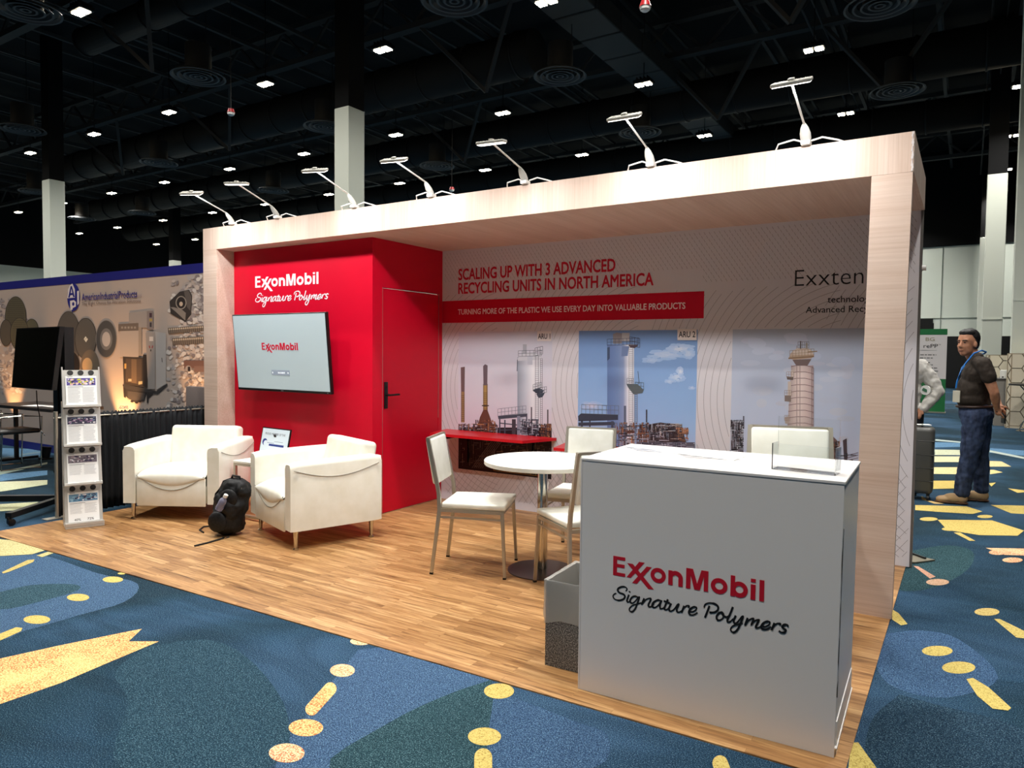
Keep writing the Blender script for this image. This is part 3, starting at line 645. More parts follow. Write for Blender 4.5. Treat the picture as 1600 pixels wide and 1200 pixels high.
# red band
A = Art(fw, .0003)
A.rect(XC, 1.712, 4.615, 1.922, (196, 8, 40))
A.done('red_band', wall)
T = lambda s, a, c, zb, zt, m, bo=.0, nm='lettering', y=.0012: text_mesh(s, a, c, zb, zt, front(D-y), nm, m, wall, bo, .0006)
RI2 = mat('red_letter_ink', (196, 12, 44), .5)
T('SCALING UP WITH 3 ADVANCED', 2.246, 3.865, Z1(716, 437.5), Z1(716, 421), RI2, .026)
T('RECYCLING UNITS IN NORTH AMERICA', 2.246, 4.2, Z1(716, 459), Z1(716, 443), RI2, .026)
T('TURNING MORE OF THE PLASTIC WE USE EVERY DAY INTO VALUABLE PRODUCTS', 2.245, X1(1071, 478), Z1(716, 491.5), Z1(716, 483.5), mat('pink_white_ink', (236, 214, 214), .5), .018)
T('Exxtend', 5.278, X1(1371, 440), Z1(1242, 447), Z1(1242, 422.5), INK, -.012)
T('technology for', X1(1293, 470), X1(1391, 470), Z1(1293, 473), Z1(1293, 463), INK, .004)
T('Advanced Recycling', X1(1259, 485), X1(1387, 485), Z1(1259, 489), Z1(1259, 479.5), INK, .006)

# ------------------------------------------------------------------ the three plant pictures, drawn patch by patch
def picture(k, label_px, txt):
    x0, x1 = PX[k]; z0, z1 = PZ0, PZ1
    o = None
    b = Art(lambda u, v, d: (lambda p: Vector((p.x, D-.0007-d, p.z)))(px(u, v, 1, D)), .000005)
    return b
def sky(b, x0, x1, z0, z1, top, mid, low, n=10):
    f = b.f; b.f = lambda x, z, d: Vector((x, D-.0007, z))
    for i in range(n):
        a, c = i/n, (i+1)/n
        def mixl(t):
            if t < .5: return tuple(low[q]+(mid[q]-low[q])*t*2 for q in range(3))
            return tuple(mid[q]+(top[q]-mid[q])*(t-.5)*2 for q in range(3))
        za, zc = z0+(z1-z0)*a, z0+(z1-z0)*c
        b.poly([(x0, za), (x1, za), (x1, zc), (x0, zc)], mixl(a), c2=[mixl(a), mixl(a), mixl(c), mixl(c)], lift=False)
    b.f = f; b.up()
def lattice(b, x0, y0, x1, y1, n, cols, rnd, wmin=.5, wmax=1.6):
    for _ in range(n):
        u, v = rnd.uniform(x0, x1), rnd.uniform(y0, y1); c = rnd.choice(cols); L = rnd.uniform(2, 16)
        if rnd.random() < .5: b.line((u, v), (u, max(y0, v-L)), rnd.uniform(wmin, wmax), c)
        else: b.line((u, v), (min(x1, u+L), v+rnd.uniform(-.6, .6)), rnd.uniform(wmin, wmax), c)
def rail(b, u0, v0, u1, v1, h, n, c, w=.6):
    for t in (0, .5, 1): b.line((u0, v0-h*t), (u1, v1-h*t), w, c)
    for k in range(n+1):
        t = k/n; u, v = u0+(u1-u0)*t, v0+(v1-v0)*t; b.line((u, v), (u, v-h), w, c)
def ladder(b, u, v0, v1, w, c, st=3.2):
    b.line((u-w/2, v0), (u-w/2, v1), .6, c); b.line((u+w/2, v0), (u+w/2, v1), .6, c); v = v0
    while v < v1: b.line((u-w/2, v), (u+w/2, v), .5, c); v += st
def cylp(b, u0, u1, v0, v1, cs, lean=0):
    n = len(cs)-1
    for i in range(n):
        a, c = u0+(u1-u0)*i/n, u0+(u1-u0)*(i+1)/n
        b.poly([(a, v0), (c, v0), (c+lean, v1), (a+lean, v1)], cs[i], c2=[cs[i], cs[i+1], cs[i+1], cs[i]], lift=False)
R1 = random.Random(5)
GR = [(60, 64, 74), (92, 96, 108), (130, 136, 148), (176, 180, 190), (40, 42, 50)]
BR = [(92, 62, 50), (140, 96, 66), (60, 42, 40), (170, 122, 84), (110, 70, 56)]
DK = [(34, 28, 32), (48, 38, 42), (62, 50, 52), (24, 20, 24), (80, 66, 66)]
# picture 1
x0, x1 = PX[0]; b = picture(0, None, None); sky(b, x0, x1, PZ0, PZ1, (200, 200, 210), (216, 212, 222), (208, 194, 206))
b.poly([(716.5, 668), (862, 668), (861.5, 749), (716.3, 732)], (38, 30, 36)); b.up()
cylp(b, 808.5, 845, 558, 668, [(150, 158, 172), (196, 202, 212), (232, 232, 236), (214, 216, 222)]); b.up()
b.poly([(809, 560), (816, 552), (838, 551), (846, 558), (846, 562), (809, 564)], (206, 208, 214)); b.rect(817, 538, 823, 552, (170, 172, 180)); b.rect(824, 556, 832, 570, (196, 200, 210)); b.line((808.5, 562), (808, 580), 1, (70, 72, 80)); b.up()
rail(b, 810, 557, 846, 556, 9, 6, (96, 98, 108)); rail(b, 836, 556, 848, 553, 12, 3, (70, 72, 84)); ladder(b, 839, 556, 668, 5, (110, 112, 120)); ladder(b, 846, 560, 668, 3, (120, 120, 126)); b.up()
b.poly([(832, 610), (842, 606), (850, 610), (848, 614), (840, 616)], (60, 66, 78)); b.poly([(838, 616), (852, 613), (848, 620), (842, 622)], (66, 72, 84)); rail(b, 833, 609, 846, 605, 8, 4, (100, 104, 114)); rail(b, 844, 615, 854, 613, 9, 3, (96, 100, 110)); b.up()
cylp(b, 720.5, 726, 574, 660, [(120, 96, 80), (168, 138, 96), (120, 92, 64)]); b.poly([(720, 574), (726.5, 573), (726, 612), (720.5, 612)], (112, 92, 92))
cylp(b, 755, 762, 600, 642, [(130, 104, 70), (180, 150, 90), (116, 88, 60)]); b.poly([(755, 572), (758, 569), (762, 571), (761.5, 602), (755.5, 602)], (106, 92, 98)); b.up()
for v in range(614, 640, 3): b.line((755, v), (762, v), .8, (92, 70, 50))
for v in range(618, 660, 3): b.line((720.5, v), (726, v), .8, (96, 74, 54))
b.poly([(755.5, 640), (761.5, 640), (767, 655), (770, 668), (746, 668), (750, 652)], (104, 68, 56)); b.rect(753, 633, 764, 634.6, (70, 60, 50)); b.up()
b.poly([(778, 650), (824, 646), (824, 651), (779, 655)], (74, 80, 92)); rail(b, 778, 650, 822, 645, 11, 8, (120, 126, 140)); b.up()
b.rect(780, 655, 782, 684, (70, 76, 92)); b.rect(808, 650, 813, 684, (136, 144, 160)); b.rect(822, 650, 824, 684, (84, 90, 104)); b.rect(788, 656, 790, 684, (74, 80, 94)); b.line((781, 661), (808, 664), 1.6, (70, 76, 90)); b.line((781, 672), (822, 671), 1.6, (72, 78, 92)); b.rect(800, 655, 806, 684, (70, 66, 74)); b.up()
b.rect(829.5, 636, 831.5, 684, (96, 92, 100)); b.rect(855, 640, 857, 684, (84, 78, 80)); b.up()
lattice(b, 717, 662, 778, 684, 150, GR+BR, R1); lattice(b, 742, 656, 774, 682, 70, BR, R1); lattice(b, 812, 655, 842, 686, 110, GR, R1); lattice(b, 842, 662, 861, 686, 90, BR+DK, R1); b.up()
lattice(b, 717, 686, 860, 731, 420, DK+[(96, 90, 92), (120, 100, 84)], R1, .5, 1.3)
for k in range(6): b.line((738+k*3.2, 731), (768+k*3.2, 690), .9, (104, 96, 98))
rail(b, 772, 735, 846, 744, 9, 9, (150, 118, 64), .9); b.up()
b.rect(840, 517.5, 862, 533, (226, 216, 210)); b.done('plant_picture', wall)
T('ARU 1', X1(841.5, 525), X1(860.5, 525), Z1(841, 529.5), Z1(841, 521.5), INK, .012, y=.0085)
# picture 2
x0, x1 = PX[1]; b = picture(1, None, None); sky(b, x0, x1, PZ0-.08, PZ1, (116, 148, 196), (150, 184, 226), (196, 204, 226))
b.poly([(903.5, 702), (1088.5, 702), (1087, 779), (903.5, 763)], (60, 50, 56))
for cx, cy, rx, ry, c in ((1040, 554, 30, 8, (196, 208, 228)), (1063, 545, 24, 8, (210, 216, 230)), (1076, 553, 11, 8, (200, 210, 228)), (1018, 563, 16, 5, (186, 204, 228)), (1058, 590, 13, 7, (206, 216, 232)), (1063, 580, 7, 8, (216, 222, 234)), (1046, 596, 8, 4, (190, 206, 230)), (924, 634, 18, 7, (206, 204, 222)), (1081, 606, 6, 3, (196, 208, 230))):
    for _k in range(46):
        a_ = R1.uniform(0, 6.28); g_ = R1.random()**.6; w_ = 1-g_*.85
        b.ell(cx+rx*.9*g_*math.cos(a_), cy+ry*.9*g_*math.sin(a_), rx*.22, ry*.26, tuple(int(s_+(c_-s_)*w_) for s_, c_ in zip((150, 182, 224), c)), n=10)
b.up(); cylp(b, 949, 991, 538, 705, [(100, 124, 170), (108, 132, 178), (118, 142, 184), (138, 154, 190), (232, 232, 236), (204, 208, 218)]); b.up()
b.poly([(958, 522), (964, 519.5), (972, 521), (972, 537), (958, 537)], (140, 134, 136)); b.rect(972, 520, 984, 533, (176, 172, 172)); b.poly([(949, 543), (953, 542), (953, 560), (949, 564)], (70, 84, 110)); b.poly([(972, 541), (983, 541), (981, 556), (971, 557)], (112, 130, 168)); b.up()
rail(b, 949, 540, 998, 538, 10, 8, (76, 78, 92)); rail(b, 984, 540, 1000, 543, 14, 4, (64, 62, 72)); ladder(b, 986, 540, 660, 6, (120, 122, 132)); ladder(b, 994, 610, 700, 4, (120, 122, 136)); b.poly([(982, 539), (998, 539), (992, 544), (985, 543)], (84, 70, 76)); b.up()
b.poly([(979, 600), (996, 600), (1006, 609), (1004, 614), (990, 616), (982, 606)], (92, 100, 104)); rail(b, 993, 608, 1006, 609, 11, 3, (84, 96, 100)); rail(b, 980, 600, 990, 600, 9, 3, (120, 124, 134)); b.line((997, 580), (999, 600), .8, (70, 74, 84)); b.up()
b.poly([(903.5, 650), (908, 646), (966, 648), (966, 656), (904, 658)], (60, 66, 80)); rail(b, 909, 646, 967, 648, 14, 9, (108, 116, 126)); b.rect(908, 656, 911, 668, (56, 60, 74)); b.rect(921, 657, 923, 668, (56, 60, 74)); b.poly([(904, 660), (960, 659), (960, 664), (904, 665)], (64, 68, 82)); b.rect(955, 658, 959, 704, (70, 76, 92)); b.up()
b.rect(975, 634, 978.5, 704, (96, 104, 124)); b.rect(1009.5, 640, 1011.5, 704, (62, 62, 70)); b.up()
b.poly([(1013, 664), (1020, 662), (1032, 660), (1040, 661), (1056, 662), (1066, 668), (1072, 690), (1013, 692)], (74, 62, 62)); b.poly([(1000, 668), (1012, 666), (1012, 692), (998, 692)], (112, 84, 78)); b.up()
lattice(b, 992, 660, 1014, 695, 120, BR+GR, R1); lattice(b, 1014, 662, 1066, 690, 260, DK+GR+[(190, 180, 170)], R1, .5, 1.2); lattice(b, 1056, 668, 1076, 690, 50, [(176, 126, 92), (120, 90, 74)], R1); lattice(b, 960, 660, 992, 705, 160, GR+BR, R1); b.up()
b.poly([(995, 691), (1086, 691), (1086, 702), (995, 702)], (92, 90, 102)); b.up(); lattice(b, 1000, 692, 1085, 701, 60, GR, R1)
lattice(b, 904, 706, 1087, 760, 260, DK+GR, R1); b.up()
b.rect(1059, 514, 1089, 531.5, (222, 212, 206)); b.done('plant_picture', wall)
T('ARU 2', X1(1061, 523), X1(1087, 523), Z1(1061, 527), Z1(1061, 518), INK, .012, y=.0085)
# picture 3
x0, x1 = PX[2]; b = picture(2, None, None); sky(b, x0, x1, PZ0-.1, PZ1, (176, 184, 200), (188, 198, 220), (202, 198, 216))
for k in range(40): b.ell(R1.uniform(1164, 1330), R1.uniform(525, 690), R1.uniform(8, 18), R1.uniform(3, 8), R1.choice([(188, 195, 212), (185, 193, 212), (192, 197, 212), (188, 192, 208)]), n=14, lift=False)
b.up()
for i in range(11):
    v0 = 571+i*10; v1 = v0+10; l0, l1 = 1238-i*.75-(5 if 0 else 0), 1238-(i+1)*.75
    cylp(b, 1236-i*.6, 1271, v0, v1, [(176, 158, 156), (212, 192, 186), (222, 204, 198), (206, 184, 180), (170, 150, 150)])
b.up()
for i in range(11): b.path([(1236-i*.6, 573+i*10), (1245, 571+i*10), (1258, 571+i*10), (1271, 574+i*10)], 1.0, (128, 104, 104))
for u in (1245, 1250): b.line((u, 540), (u, 672), .9, (150, 128, 126))
ladder(b, 1270, 575, 672, 3, (104, 82, 80), 10); b.up()
b.poly([(1232, 560), (1237, 550), (1270, 550), (1272, 556), (1268, 560), (1240, 562)], (186, 160, 138)); b.poly([(1238, 562), (1268, 561), (1262, 571), (1244, 571)], (120, 102, 98)); b.poly([(1238, 549), (1246, 544), (1262, 544), (1270, 549), (1270, 554), (1237, 554)], (204, 186, 170)); b.line((1232, 560), (1272, 557), 2, (132, 104, 80)); b.line((1262, 550), (1277, 549), 1.6, (150, 124, 92)); b.up()
rail(b, 1234, 558, 1272, 555, 10, 8, (140, 116, 92)); rail(b, 1247, 544, 1264, 544, 10, 5, (110, 98, 90)); b.rect(1250, 533, 1252, 545, (104, 94, 92)); b.rect(1259, 536, 1262, 545, (150, 140, 130)); b.up()
b.rect(1236, 578, 1240, 590, (198, 182, 170)); b.poly([(1229, 588), (1240, 589), (1239, 594), (1230, 593)], (104, 90, 84)); b.rect(1231, 596, 1236, 618, (196, 180, 168)); b.poly([(1226, 618), (1236, 618), (1236, 628), (1226, 627)], (128, 114, 108)); b.poly([(1226, 652), (1233, 650), (1233, 662), (1227, 662)], (178, 160, 150)); rail(b, 1229, 589, 1240, 589, 8, 3, (150, 130, 120)); rail(b, 1226, 618, 1237, 618, 8, 3, (150, 130, 120)); rail(b, 1226, 657, 1234, 657, 8, 3, (150, 130, 120)); b.up()
b.rect(1142, 658, 1161, 706, (120, 112, 122)); b.rect(1161, 650, 1163, 670, (86, 84, 96)); b.up(); lattice(b, 1141, 656, 1162, 707, 160, GR+DK, R1, .5, 1.6); b.up()
b.poly([(1297, 686), (1302, 682), (1308, 688), (1310, 719), (1294, 719)], (120, 90, 86)); b.poly([(1317, 688), (1323, 685), (1324, 719), (1319, 719)], (78, 66, 72)); b.up(); lattice(b, 1295, 690, 1312, 718, 60, BR+DK, R1)
for k in range(3): b.line((1322, 712+k*4), (1341, 707+k*4), .7, (110, 80, 96))
b.up(); lattice(b, 1165, 708, 1338, 760, 220, DK+GR, R1); b.done('plant_picture', wall)

# red ledge shelves on the printed wall
def shelf(name, x0, x1, xf0, xf1, yf, z, label):
    t = thing(name, label, 'shelf', (0, 0, 0))
    b = MB(); b.hexa([(xf0, yf, z-.025), (xf1, yf, z-.025), (x1, D-.003, z-.025), (x0, D-.003, z-.025)], [(xf0, yf, z), (xf1, yf, z), (x1, D-.003, z), (x0, D-.003, z)]); b.done('board', mat('red_board', (208, 22, 34), .35, spec=.5), t)
    for x in (x0+.25, x1-.25):
        b = MB(); b.bb((x-.015, .8, z-.045), (x+.015, D-.003, z-.026)); b.bb((x-.015, D-.03, z-.3), (x+.015, D-.003, z-.045)); b.done('bracket', BLACKM, t)
shelf('wall_shelf', 2.12, 3.33, 2.2, 3.2, .8, .69, 'red wall ledge below the left plant picture')
shelf('wall_shelf', 3.42, 4.55, 3.5, 4.5, .8, .655, 'red wall ledge behind the rear meeting chair')

# ------------------------------------------------------------------ clip-on arm lights
def arm_light(x, label, tilt, rzh, lean=0, up=.0):
    t = thing('arm_light', label, 'light', (x, .0, H), 0, 'arm lights clipped along the header')
    b = MB(); b.box((0, .0, .014), (.05, .06, .024), bev=.004); b.done('clamp', WPLAS, t)
    p0, p1, p2 = Vector((0, .0, .024)), Vector((lean*.2, -.062, .09)), Vector((.45*(6.35-x)*.042+lean, -.50, .19+up))
    d = (p1-p0).normalized(); b = MB()
    n = 8; prof = [(0, .024), (.15, .029), (.45, .029), (.75, .021), (.95, .011), (1, .006)]; rr = []
    sd = Vector((1, 0, 0)); upv = d.cross(sd)
    for s_, w_ in prof:
        c = p0+(p1-p0)*s_*1.25; rr.append([b.bm.verts.new(c+sd*math.cos(a)*w_+upv*math.sin(a)*w_*.5) for a in [2*PI*k/12 for k in range(12)]])
    for q, r in zip(rr, rr[1:]):
        for k in range(12): b.bm.faces.new((q[k], q[(k+1) % 12], r[(k+1) % 12], r[k]))
    b.bm.faces.new(rr[0][::-1]); b.bm.faces.new(rr[-1]); b.done('driver_body', mat('lamp_grey', (196, 194, 186), .4), t, True)
    b = MB(); b.cyl(p0+(p1-p0)*1.2, p2, .0058, n=10); b.sph(p2, .009, 10); b.done('rod', WPAINT, t, True)
    hd = MB(); hd.box((0, 0, 0), (.195, .07, .018), bev=.006, seg=2); hd.box((.0, 0, .014), (.03, .035, .015), bev=.004)
    for k in range(9): hd.box((-.084+.021*k, 0, .0095), (.003, .055, .003))
    hd = hd.done('lamp_head', mat('lamp_grey', (196, 194, 186), .4), t, True); hd.location = p2; hd.rotation_euler = (tilt, 0, rzh)
    b = MB(); b.box((0, 0, -.0112), (.18, .056, .002)); b.done('led_strip', mat('led_face', (255, 250, 240), .4, emit=5), hd)
    l = bpy.data.lights.new('lamp', 'AREA'); l.shape = 'RECTANGLE'; l.size = .18; l.size_y = .05; l.energy = ARM_W; l.color = ARM_COL; l.spread = rad(150)
    lo = bpy.data.objects.new('lamp', l); COL.objects.link(lo); lo.parent = hd; lo.location = (0, 0, -.016)
    b = MB(); b.tube([(.02, .02, .03), (.08, .03, .045), (.16, .04, .02), (.2, .07, .006)], .005, 6); b.tube([(-.02, .02, .03), (-.07, .02, .05), (-.15, .0, .03), (-.17, .03, .006)], .005, 6); b.done('cable', WPLAS, t, True)
for k, (x, tl, l, u) in enumerate(((.46, .46, 0, 0), (1.092, .12, 0, .01), (2.041, .42, 0, 0), (2.851, .45, 0, -.03), (3.691, .16, 0, -.03), (4.623, .47, 0, -.02), (5.545, .44, 0, 0))):
    arm_light(x, 'white arm light clipped on the wooden header, %s from the left' % ORD[k], tl, rad((28, 28, 22, 14, 8, 3, 0)[k]), l, u)

# ------------------------------------------------------------------ wall-mounted television
t = thing('television', 'large flat television tilted on the red wall showing a pale screen', 'television', (1.03, YC, 1.41))
ev = MB(); ev.box((0, -.115, 0), (1.272, .035, .722), r=(rad(5.3), 0, 0), bev=.004, seg=1); ev.done('casing', BLACK, t)
RM = Matrix.Translation((0, -.115, 0)) @ Matrix.Rotation(rad(5.3), 4, 'X')
scr = MB(); scr.bb((-.624, -.0195, -.337), (.624, -.0178, .35)); scr = scr.done('screen', mat('screen_glow', (176, 190, 194), .3, emit=.2), t); scr.matrix_local = RM
wordmark('screen_logo', RM @ front(-.0198, -.235, .028), .0655, mat('screen_red', (190, 20, 50), .4, emit=.25), t)
b = MB(); b.bb((-.125, -.0212, -.205), (.12, -.0198, -.158)); o = b.done('screen_button', mat('screen_btn', (140, 150, 165), .4, emit=.3), t); o.matrix_local = RM
b = MB()
for k, u in enumerate((-.11, -.03, -.01, .01, .03, .05, .1)): b.bb((u-.004, -.0222, -.19), (u+.006, -.0213, -.175))
o = b.done('screen_icons', mat('screen_icon', (235, 240, 245), .4, emit=.6), t); o.matrix_local = RM
b = MB(); b.bb((-.015, -.0205, -.352), (.015, -.0178, -.346)); b.bb((.59, -.0205, -.352), (.6, -.0178, -.347)); o = b.done('badge', mat('badge_silver', (190, 190, 190), .3, .8), t); o.matrix_local = RM
b = MB(); b.bb((-.2, -.1, -.15), (.2, -.001, .15)); b.done('wall_mount', BLACKM, t)

# ------------------------------------------------------------------ reception counter
ky = rad(1.786); t = thing('reception_counter', 'white box reception counter with red and black lettering on its front', 'counter', (4.998, -1.6626, .006), ky)
cw, cdp, ch = 1.0097, .568, .986
b = MB(); b.hexa([(.003, .004, 0), (cw-.012, .004, 0), (cw-.012, cdp, 0), (.003, cdp, 0)], [(.004, .004, ch-.012), (cw-.004, .004, ch-.012), (cw-.004, cdp, ch-.012), (.004, cdp, ch-.012)]); b.done('body', WHITE, t)
b = MB(); b.bb((0, 0, ch-.0118), (cw, cdp+.004, ch), bev=.002, seg=1); b.done('top', WHITE, t)
b = MB(); b.bb((cw-.0118, .01, .03), (cw-.004, cdp-.01, .033)); b.bb((cw-.0118, .03, .0), (cw-.0075, cdp-.02, .12)); b.done('kick_board', WHITE, t)
b = MB(); b.hexa([(.0, .001, .002), (.006, .001, .002), (.006, .0036, .002), (.0, .0036, .002)], [(.001, .001, ch-.013), (.006, .001, ch-.013), (.006, .0036, ch-.013), (.001, .0036, ch-.013)]); b.done('corner_strip', WHITE, t)
b = MB()
_q = random.Random(2); pl = [(cw-.0075+z*.008, z) for z in np.linspace(.22, .82, 20)]; pr_ = [(x-_q.uniform(.0008, .004), z) for x, z in pl]
b.prism(pl+pr_[::-1], 0, .002, mtx=front(.0036))
b.done('chipped_edge', mat('chip_dark', (70, 66, 62), .7), t)
wordmark('company_name', front(.0032, .151, .514), .0797, REDINK, t)
handwriting('tagline', front(.0032, .151, .514), .0797, INK, t)
# papers, sheet and acrylic holder on the counter
def on_counter(pts, z0, z1, name, m, label, cat):
    b = MB(); b.prism(pts, z0, z1); return tag(b.done(name, m), label, cat)
T0 = .9925
pp = on_counter([(5.2, -1.292), (5.552, -1.387+.01), (5.56, -1.18), (5.235, -1.155)], T0, T0+.002, 'paper_sheet', PAPER, 'white printed sheet lying on the middle of the white counter', 'paper')
A = Art(lambda u, v, d: Vector((px(u, v, 2, T0+.0022).x, px(u, v, 2, T0+.0022).y, T0+.0022+d)), .00002)
for k in range(7): A.line((1052+k*3, 704.5+k*1.6), (1145+k*2, 712+k*1.1), .5, (150, 150, 158))
A.done('print_lines', pp)
pp = on_counter([(5.02, -1.235), (5.17, -1.272), (5.215, -1.15), (5.0, -1.125)], T0, T0+.0015, 'paper_sheet', PAPER, 'white form lying on the left back corner of the white counter', 'paper')
A = Art(lambda u, v, d: Vector((px(u, v, 2, T0+.0018).x, px(u, v, 2, T0+.0018).y, T0+.0018+d)), .00002)
for k in range(5): A.line((975+k*5, 698+k*1.4), (1020+k*4, 702+k*1.2), .5, (140, 146, 160))
A.done('print_lines', pp)
t = thing('acrylic_holder', 'clear acrylic leaflet holder standing on the right end of the counter', 'holder', (5.73, -1.5, T0), rad(-6))
b = MB(); b.bb((0, .07, .0), (.225, .073, .2)); b.done('back_pane', ACRYL, t)
b = MB(); b.bb((0, 0, .0), (.23, .003, .1)); b.done('front_pane', ACRYL, t)
for x_ in (0, .227):
    b = MB(); b.bb((x_, .0035, 0), (x_+.003, .0695, .1)); b.done('side_pane', ACRYL, t)
b = MB(); b.bb((.0035, .0035, 0), (.2265, .0695, .003)); b.done('bottom_pane', ACRYL, t)
# waste bin with liner
t = thing('waste_bin', 'grey speckled waste bin with a clear liner beside the counter', 'bin', (4.765, -1.535, .006), rad(3))
m = mat('bin_speckle', (100, 98, 96), .7); nt, bs = nodes(m); n = N(nt, 'ShaderNodeTexNoise', Scale=180.0, Detail=2.0); nt.links.new(coords(nt), n.inputs['Vector'])
nt.links.new(ramp(nt, n.outputs[0], [(.38, (50, 48, 47)), (.5, (98, 95, 92)), (.64, (150, 147, 142))]), bs.inputs['Base Color'])
b = MB(); w_, d_, h_ = .222, .33, .39
for a, c in (((0, 0, 0), (w_, .006, h_)), ((0, d_-.006, 0), (w_, d_, h_)), ((0, .0065, 0), (.006, d_-.0065, h_)), ((w_-.006, .0065, 0), (w_, d_-.0065, h_)), ((.0065, .0065, 0), (w_-.0065, d_-.0065, .006))): b.bb(a, c)
b.done('bin_body', m, t)
lin = mat('liner_film', (205, 203, 196), .25, spec=.6); lin.node_tree.nodes['Principled BSDF'].inputs['Alpha'].default_value = .42
b = MB(); q = random.Random(4)
per = [(x, -.004) for x in np.linspace(0, w_, 9)]+[(w_+.004, y) for y in np.linspace(0, d_, 10)]+[(x, d_+.004) for x in np.linspace(w_, 0, 9)]+[(-.004, y) for y in np.linspace(d_, 0, 10)]
rg = []
for lv, (z, o_) in enumerate(((.2, .001), (.24, .002), (.3, .001), (.36, .002), (.396, .0), (.392, -.01), (.34, -.012), (.24, -.015), (.05, -.02))):
    row = []
    for i, (x, y) in enumerate(per):
        ox = (x-w_/2)/w_*2; oy = (y-d_/2)/d_*2; j = q.uniform(0, .0035) if lv < 5 else -q.uniform(0, .004)
        row.append(b.bm.verts.new((x+ox*(o_+j), y+oy*(o_+j), z+(q.uniform(-.006, .006) if lv in (0,) else 0)+(.02*math.sin(i*.35) if lv == 0 else 0))))
    rg.append(row)
for r0, r1 in zip(rg, rg[1:]):
    for i in range(len(per)): b.bm.faces.new((r0[i], r0[(i+1) % len(per)], r1[(i+1) % len(per)], r1[i]))
b.done('bin_liner', lin, t, True, 60)

# ================================================================== furniture
def armchair(loc, rz, label, w=.84, d=.72):
    t = thing('armchair', label, 'armchair', loc, rz, 'white tub armchairs'); hw = w/2; zb = .14; aw = .125
    # local frame: x across, y to the back, seat opens towards -y; front edge at y = 0
    for sx in (-1, 1):
        b = MB(); x0, x1 = sx*hw, sx*(hw-aw); n = 12
        rings = []
        for k in range(n+1):
            y = d*k/n; zt = .625+.015*math.sin(PI*min(1, k/n*1.05)*.5)
            r = .035; pr = [(x0, zb), (x0, zt-r), (x0-sx*.012, zt-.01), (x0-sx*r, zt), (x1+sx*r, zt), (x1+sx*.012, zt-.01), (x1, zt-r), (x1, zb)]
            e = .012 if k in (0, n) else 0
            rings.append([b.bm.verts.new((x-sx*(e if abs(x-x0) < .03 else -e), y+(0 if k else 0), z-(e if z > .3 else -.0))) for x, z in pr])
        for q, r_ in zip(rings, rings[1:]):
            for i in range(8): b.bm.faces.new((q[i], q[(i+1) % 8], r_[(i+1) % 8], r_[i]))
        b.bm.faces.new(rings[0]); b.bm.faces.new(rings[-1][::-1]); o = b.done('arm', LEATH, t, True, 50)
        # curved seam on the outer face of the arm
        b = MB(); pts = [(x0+sx*.001, .02+(d-.05)*k/16, .585-.075*math.sin(PI*(.04+k/17))) for k in range(17)]; b.tube(pts, .0028, 6); b.done('piping', mat('seam_grey', (150, 146, 134), .6), o, True)
    b = MB(); b.bb((-hw+aw+.002, .012, zb), (hw-aw-.002, d-.17, .29), bev=.012); b.done('seat_base', LEATH, t, True)
    # seat cushion with a domed top and a rounded, drooping front
    b = MB(); nx, ny = 16, 14; g = []
    for j in range(ny+1):
        row = []
        for i in range(nx+1):
            u = i/nx*2-1; v = j/ny
            x = u*(hw-aw-.004); y = -.002+(d-.18)*v
            z = .405+.035*(1-u**4)*(math.sin(PI*min(1, .12+v*.9))**.5 if 0 < .12+v*.9 < 1 else 0)
            if v < .25: z -= .038*(1-v/.25)**2
            row.append(b.bm.verts.new((x, y, z)))
        g.append(row)
    for j in range(ny):
        for i in range(nx): b.bm.faces.new((g[j][i], g[j][i+1], g[j+1][i+1], g[j+1][i]))
    fr = g[0]; prev = fr
    for s_ in range(1, 6):
        row = [b.bm.verts.new((v.co.x, -.002-.010*math.sin(PI*s_/5)+(.012 if s_ == 5 else 0), v.co.z-s_/5*(.0+.13*(1-(2*i/nx-1)**2)*.8+.012))) for i, v in enumerate(fr)]
        for i in range(nx): b.bm.faces.new((row[i], row[i+1], prev[i+1], prev[i]))
        prev = row
    o = b.done('seat_cushion', LEATH, t, True, 70)
    b = MB(); b.tube([(x, y-.007, z) for x, y, z in [tuple(v) for v in [(-(hw-aw-.006)+(2*(hw-aw-.006))*k/20, .0, .375-.12*math.sin(PI*k/20)) for k in range(21)]]], .0028, 6); b.done('piping', mat('seam_grey', (150, 146, 134), .6), o, True)
    b = MB(); b.bb((-hw+aw+.003, -.004, .12), (hw-aw-.003, .0118, .352), bev=.006); b.done('front_panel', LEATH, t, True)
    bk = MB(); vs = bk.box((0, d-.1, .0), (w-2*aw+.03, .15, .40), bev=.035, seg=4); bk._m([v for v in bk.bm.verts], Matrix.Translation((0, 0, .53)) @ Matrix.Translation((0, d-.08, 0)) @ Matrix.Rotation(-.16, 4, 'X') @ Matrix.Translation((0, -(d-.1), 0)))
    bk.done('back_cushion', LEATH, t, True)
    b = MB(); b.bb((-hw+aw+.002, d-.1, zb), (hw-aw-.002, d, .6), bev=.015); b.done('back_panel', LEATH, t, True)
    for sx in (-1, 1):
        for y in (.06, d-.06):
            b = MB(); b.lathe([(.022, 0), (.023, .004), (.0125, .012), (.013, .02), (.02, .14)], 16, (sx*(hw-.065), y, 0)); b.done('leg', CHROME, t, True)
    return t
# chair faces (.50, -.866) and (-.33, -.945); -y local is forward
f1 = math.atan2(-.866, .50)+PI/2; f2 = math.atan2(-.945, -.32)+PI/2
c1 = Vector((.432, -1.068, 0))+Vector((.868, .497, 0))*.42; armchair((c1.x+.0, c1.y+.0, .006), f1, 'white leather tub armchair at the left, in front of the black drape')
c2 = Vector((2.367, -.944, 0))+Vector((-.947, .32, 0))*.42; armchair((c2.x, c2.y, .006), f2, 'white leather tub armchair turned sideways, in front of the red closet')

